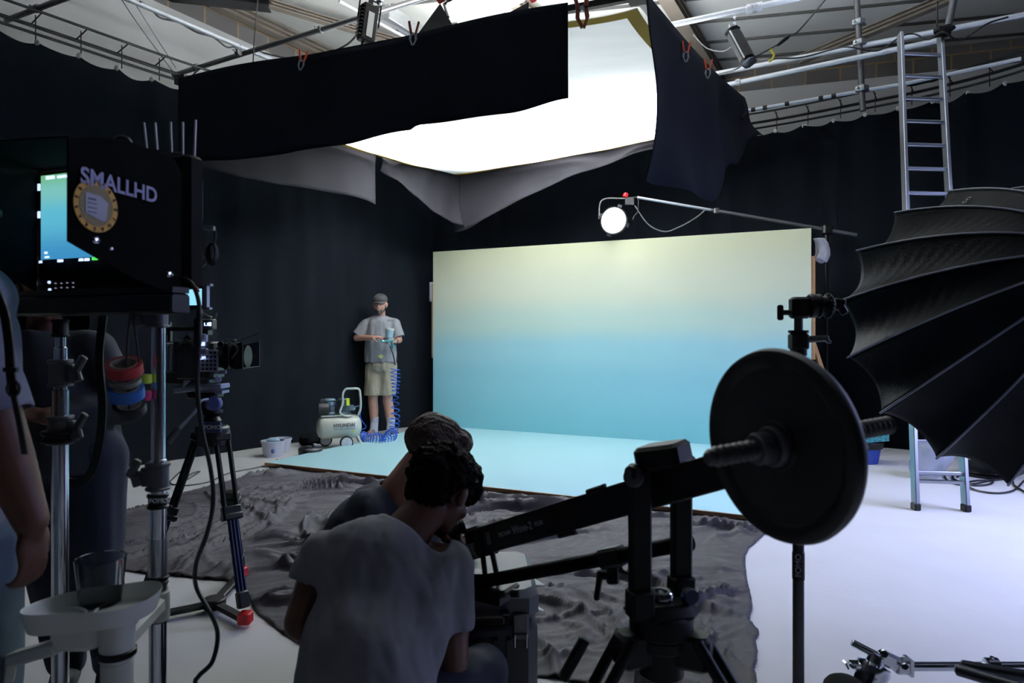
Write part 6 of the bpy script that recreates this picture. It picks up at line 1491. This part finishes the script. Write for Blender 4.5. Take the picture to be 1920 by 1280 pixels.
def hairkeep(p):
    q = p - hc3; x, y, z = q.dot(r3), q.dot(f3), q.dot(u3)
    return not (y > .045 and z < .005) and z > -.085 and not (abs(x) > .06 and -.03 < y < .04 and z < .012)
blob(g, 'hair', curl_m, g1, .0045, 1, hairkeep, lambda p, n: n * (.007 * noise.noise(p * 60) + .004 * noise.noise(p * 120)))
eb = Z(846, 994, 2.04)
ep = thing('eyepiece', eb, 'small black viewing eyepiece held up to the crouching man\'s face', 'eyepiece')
dd = V(.9, .35, .22).normalized(); g = G(); g.lathe([(-.035, .024), (-.03, .027), (-.005, .022), (.0, .019), (.03, .019), (.031, .022), (.04, .022), (.041, .016)], eb, dd, seg=24); part(g, 'barrel', black, ep)
# ---- second crouching man, dark T-shirt
g2 = thing('person', V(-.48, 2.5, 0), 'brown-haired man in dark navy T-shirt crouching behind the man in white', 'person')
hc4 = Z(815, 848, 2.34)
g = G(); r4, f4, u4, L4, M4 = head_shape(g, hc4, V(.75, .25, -.45), V(.40, .05, .9), 1.0)
nb4 = Z(742, 928, 2.37)
cone(g, L4(0, -.03, -.06), nb4, .056, .064)
s2l, s2r = Z(684, 962, 2.25), Z(790, 985, 2.55)
sp4 = [V(-.46, 2.52, .22), V(-.47, 2.48, .40), Z(690, 1010, 2.38), nb4]
limb(g, sp4, [.11, .11, .11, .06]); cone(g, s2l, s2r, .05, .05)
e2l, e2r = Z(700, 1060, 2.18), Z(800, 1090, 2.62)
w2l, w2r = Z(845, 1060, 2.28), Z(872, 1048, 2.40)
limb(g, [s2l, e2l, w2l], [.06, .047, .031]); limb(g, [s2r, e2r, w2r], [.06, .047, .031])
hand(g, w2l, V(.35, .1, .9), V(.8, -.2, -.4), V(-.2, .9, .2), .9, .98)
hand(g, w2r, V(.25, -.1, .95), V(.6, -.7, -.4), V(-.8, -.5, .2), 1.0, .98)
hx2 = [V(-.50, 2.46, .20), V(-.42, 2.60, .20)]; kx2 = [V(-.22, 2.72, .34), V(-.12, 2.92, .10)]; fx2 = [V(-.28, 2.70, .07), V(-.46, 2.92, .06)]
for h_, k_, a_ in zip(hx2, kx2, fx2): limb(g, [h_, k_, a_], [.10, .07, .045]); cone(g, a_, a_ + V(.12, .02, -.02), .045, .035)
blob(g, 'body', skin_m, g2, .0065, 3)
g = G(); limb(g, [V(-.46, 2.52, .18), V(-.47, 2.48, .40), Z(690, 1005, 2.38), Z(712, 965, 2.37)], [.175, .165, .16, .125]); cone(g, s2l, s2r, .075, .075)
cone(g, s2l, nb4 - V(.02, 0, .02), .072, .078); cone(g, s2r, nb4 - V(-.03, 0, .035), .075, .07)
limb(g, [s2l, s2l.lerp(e2l, .6)], [.078, .08]); limb(g, [s2r, s2r.lerp(e2r, .6)], [.078, .08]); nd4 = (hc4 - nb4).normalized()
blob(g, 'tshirt', mat('navy_tshirt', (34, 40, 54), .9, var=.15, scale=25), g2, .010, 4, lambda p: not ((p - nb4).dot(nd4) > .012 and (p - nb4).length < .085) and not ((p - s2l).dot(e2l - s2l) / (e2l - s2l).length_squared > .52 and (p - s2l.lerp(e2l, .6)).length < .13), w_folds, solid=.003)
g = G()
for h_, k_, a_ in zip(hx2, kx2, fx2): limb(g, [h_, k_, k_.lerp(a_, .85)], [.12, .085, .062])
cone(g, sp4[0] + V(-.04, -.04, -.02), sp4[0] + V(.04, .05, -.02), .155, .155)
blob(g, 'jeans', jeans, g2, .011, 4, None, wrinkles(.012, 9))
for a_ in fx2:
    g = G(); cone(g, a_, a_ + V(.14, .02, -.025), .05, .042); blob(g, 'shoe', mat('dark_shoe', (30, 30, 34), .6), g2, .009, 3, disp=lambda p, n: V(0, 0, .004 - p.z) if p.z < .004 else V(0, 0, 0))
bhair = mat('brown_hair', (58, 40, 30), .6, bump=.5, bscale=120)
g = G(); g.ball(L4(0, -.018, .036), (.084, .106, .092), M4, 24, 16); g.ball(L4(0, .05, .075), (.07, .055, .04), M4)
def hk4(p):
    q = p - hc4; x, y, z = q.dot(r4), q.dot(f4), q.dot(u4)
    return not (y > .04 and z < .055) and z > -.06 - .1 * max(0, -y) and not (abs(x) > .055 and -.035 < y < .045 and z < .02)
def strands(p, n):
    q = p - hc4; x, y, z = q.dot(r4), q.dot(f4), q.dot(u4)
    return n * (.005 * noise.noise(V(x * 110, y * 25, z * 40)) + .006 * noise.noise(V(x * 30, y * 18, z * 22)))
blob(g, 'hair', bhair, g2, .0042, 1, hk4, strands)
g = G(); g.lathe([(-.002, .0100), (-.002, .0118), (.002, .0118), (.002, .0100), (-.002, .01)], w2r + V(.03, -.01, .085), V(.2, -.3, .9), seg=20, capa=False, capb=False); part(g, 'ring', chrome, g2)

# ---- standing person at the left edge
g3 = thing('person', V(-1.245, 1.45, 0), 'person in white T-shirt and pale jeans standing cut off by the left edge', 'person')
g = G()
sh3 = V(-1.065, 1.30, 1.335); sf3 = V(-1.24, 1.60, 1.335); e3 = Z(14, 862, 1.33); w3 = Z(58, 975, 1.33)
bx = V(-1.245, 1.45, 0)
limb(g, [bx + V(0, 0, .86), bx + V(0, 0, 1.05), bx + V(0, 0, 1.25), bx + V(0, .0, 1.38)], [.11, .10, .11, .06]); cone(g, sh3, sf3, .05, .05)
cone(g, bx + V(0, 0, 1.38), bx + V(0, .01, 1.46), .058, .055)
head_shape(g, bx + V(.03, .0, 1.54), V(1, .2, -.05), V(0, 0, 1), 1.0)
limb(g, [sh3, e3, w3], [.055, .047, .032]); limb(g, [sf3, V(-1.28, 1.62, 1.05), V(-1.30, 1.60, .83)], [.055, .045, .031])
hand(g, w3, V(.05, -.0, -1), V(-.75, .1, 0), V(.0, 1, .1), .6, .9)
hand(g, V(-1.30, 1.60, .83), V(0, .1, -1), V(.9, 0, 0), V(0, 1, .1), .4, 1.0)
for s_ in (-1, 1):
    h_ = bx + V(0, s_ * .09, .84); k_ = bx + V(.02, s_ * .10, .46); a_ = bx + V(0, s_ * .10, .09); limb(g, [h_, k_, a_], [.085, .06, .042]); cone(g, a_, a_ + V(.12, 0, -.045), .042, .035)
blob(g, 'body', skin_d, g3, .006, 3)
g = G(); limb(g, [bx + V(0, 0, .80), bx + V(0, 0, 1.05), bx + V(0, 0, 1.27)], [.145, .145, .14])
for s_ in (-1, 1): limb(g, [bx + V(0, s_ * .07, .82), bx + V(0, s_ * .07, 1.25)], [.135, .125])
cone(g, sh3, sf3, .075, .075); limb(g, [sh3, sh3.lerp(e3, .45), sh3.lerp(e3, .95) + V(.012, 0, 0)], [.072, .075, .082]); limb(g, [sf3, V(-1.27, 1.61, 1.14)], [.072, .075])
def keep3(p):
    if p.z < .835 or p.z > 1.405: return False
    if p.y < 1.43 and p.x > -1.09 and p.z < 1.09 + (p.x + 1.0) * .35: return False
    if p.y > 1.57 and p.z < 1.13 and p.z > 1.0: return False
    return True
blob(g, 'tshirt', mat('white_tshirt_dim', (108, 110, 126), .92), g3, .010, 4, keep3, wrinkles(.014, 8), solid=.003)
g = G(); jl = mat('pale_jeans', (82, 98, 116), .85, var=.2, scale=30)
for s_ in (-1, 1):
    h_ = bx + V(0, s_ * .09, .84); k_ = bx + V(.02, s_ * .10, .46); a_ = bx + V(0, s_ * .10, .12); limb(g, [h_, k_, a_], [.125, .10, .09])
cone(g, bx + V(0, -.05, .86), bx + V(0, .05, .86), .14, .14)
blob(g, 'jeans', jl, g3, .011, 4, None, wrinkles(.014, 8))
for s_ in (-1, 1):
    g = G(); a_ = bx + V(0, s_ * .10, .055); cone(g, a_ + V(-.02, 0, 0), a_ + V(.14, 0, -.01), .05, .043); blob(g, 'shoe', mat('dark_shoe', (30, 30, 34), .6), g3, .009, 3, disp=lambda p, n: V(0, 0, .004 - p.z) if p.z < .004 else V(0, 0, 0))
g = G(); g.ball(bx + V(.012, 0, 1.575), (.105, .085, .09)); blob(g, 'hair', curl_m, g3, .007, 1, lambda p: p.x < -1.195 or p.z > 1.60)
# strap over the shoulder with buckle
strap = thing('shoulder_strap', Z(14, 640, 1.22), 'black webbing strap with a buckle crossing the white T-shirt at the left edge', 'strap')
g = G(); pts = cat_rom([Z(-20, 520, 1.24), Z(6, 580, 1.215), Z(16, 640, 1.205), Z(20, 700, 1.20), Z(26, 742, 1.20)]); 
for a, b in zip(pts, pts[1:]): g.bar(a, b + (b - a) * .1, .016, .003, up=V(0, 1, 0))
pts = cat_rom([Z(26, 742, 1.20), Z(36, 790, 1.2), Z(46, 850, 1.215)])
for a, b in zip(pts, pts[1:]): g.bar(a, b + (b - a) * .1, .010, .003, up=V(0, 1, 0))
part(g, 'webbing', black, strap)
g = G(); c = Z(20, 693, 1.195); g.box(c, (.024, .006, .008)); c = Z(25, 728, 1.195); g.tube([c + V(.011 * cos(t), 0, .013 * sin(t)) for t in [k * pi / 6 for k in range(12)]], .0028, 6, closed=True); part(g, 'buckle', blackplastic, strap)

# ---- person standing behind the chrome stands, mostly in the dark
g4 = thing('person', V(-1.58, 2.42, 0), 'dark-haired person in charcoal top and dark jeans standing in shadow behind the chrome stands', 'person')
bx = V(-1.62, 2.40, 0); g = G()
limb(g, [bx + V(.06, 0, .84), bx + V(.02, 0, 1.02), bx + V(0, 0, 1.16), bx + V(-.02, 0, 1.28)], [.11, .10, .10, .06]); shl, shr = bx + V(-.17, 0, 1.20), bx + V(.15, 0, 1.20); cone(g, shl, shr, .055, .055)
cone(g, bx + V(-.02, 0, 1.26), bx + V(-.01, -.03, 1.34), .052, .05); hc5 = bx + V(.0, -.03, 1.42); head_shape(g, hc5, V(.55, -.8, -.25), V(0, 0, 1), .98)
limb(g, [shl, bx + V(-.24, 0, .98), bx + V(-.12, -.2, .98)], [.052, .042, .03]); limb(g, [shr, bx + V(.25, .02, 1.0), bx + V(.12, -.2, .99)], [.052, .042, .03])
hand(g, bx + V(-.12, -.2, .98), V(.8, -.4, .2), V(0, .5, -1), V(0, 0, 1), .8, .95); hand(g, bx + V(.12, -.2, .99), V(-.8, -.4, .2), V(0, .5, -1), V(0, 0, 1), .8, .95)
for s_ in (-1, 1):
    limb(g, [bx + V(.06 + s_ * .08, 0, .8), bx + V(.10 + s_ * .07, -.03, .45), bx + V(.12 + s_ * .08, .02, .09)], [.085, .06, .042]); a_ = bx + V(.12 + s_ * .08, .02, .07); cone(g, a_, a_ + V(.05, -.12, -.03), .04, .033)
blob(g, 'body', skin_d, g4, .007, 3)
g = G(); limb(g, [bx + V(.07, 0, .76), bx + V(.03, 0, 1.0), bx + V(0, 0, 1.17)], [.18, .165, .15]); cone(g, shl, shr, .075, .075); limb(g, [shl, bx + V(-.24, 0, .98), bx + V(-.15, -.15, .98)], [.075, .066, .05]); limb(g, [shr, bx + V(.25, .02, 1.0), bx + V(.15, -.15, .99)], [.075, .066, .05])
blob(g, 'sweater', mat('charcoal_sweater', (40, 42, 50), .95), g4, .011, 4, lambda p: .78 < p.z < 1.27, wrinkles(.014, 8), solid=.003)
g = G()
for s_ in (-1, 1): limb(g, [bx + V(.06 + s_ * .08, 0, .82), bx + V(.10 + s_ * .07, -.03, .45), bx + V(.12 + s_ * .08, .02, .10)], [.125, .09, .065])
cone(g, bx + V(.02, 0, .84), bx + V(.10, 0, .84), .145, .145)
blob(g, 'jeans', jeans, g4, .011, 4, None, wrinkles(.012, 8))
for s_ in (-1, 1):
    g = G(); a_ = bx + V(.12 + s_ * .08, .02, .055); cone(g, a_, a_ + V(.06, -.13, -.01), .048, .042); blob(g, 'shoe', mat('dark_shoe', (30, 30, 34), .6), g4, .010, 3, disp=lambda p, n: V(0, 0, .004 - p.z) if p.z < .004 else V(0, 0, 0))
g = G(); g.ball(hc5 + V(-.01, .02, .03), (.092, .10, .10)); limb(g, [hc5 + V(-.06, .05, 0), hc5 + V(-.09, .05, -.16), hc5 + V(-.08, .04, -.24)], [.05, .04, .02]); limb(g, [hc5 + V(.06, .06, 0), hc5 + V(.085, .05, -.16), hc5 + V(.08, .04, -.22)], [.045, .035, .02])
blob(g, 'hair', curl_m, g4, .008, 1, lambda p: not ((p - hc5).dot(V(.55, -.8, -.25).normalized()) > .035 and p.z < hc5.z + .055), lambda p, n: n * .006 * noise.noise(p * 45))
sb4 = thing('camera_strap', Z(190, 640, 1.9), 'long black strap looping down between the two chrome stands', 'strap')
g = G(); pts = cat_rom([Z(196, 575, 1.88), Z(190, 620, 1.88), Z(186, 680, 1.87), Z(192, 760, 1.86), Z(186, 830, 1.86), Z(168, 890, 1.86), Z(135, 905, 1.86), Z(105, 885, 1.86)])
for a, b in zip(pts, pts[1:]): g.bar(a, b + (b - a) * .12, .022, .004, up=V(0, 1, 0))
part(g, 'webbing', black, sb4)
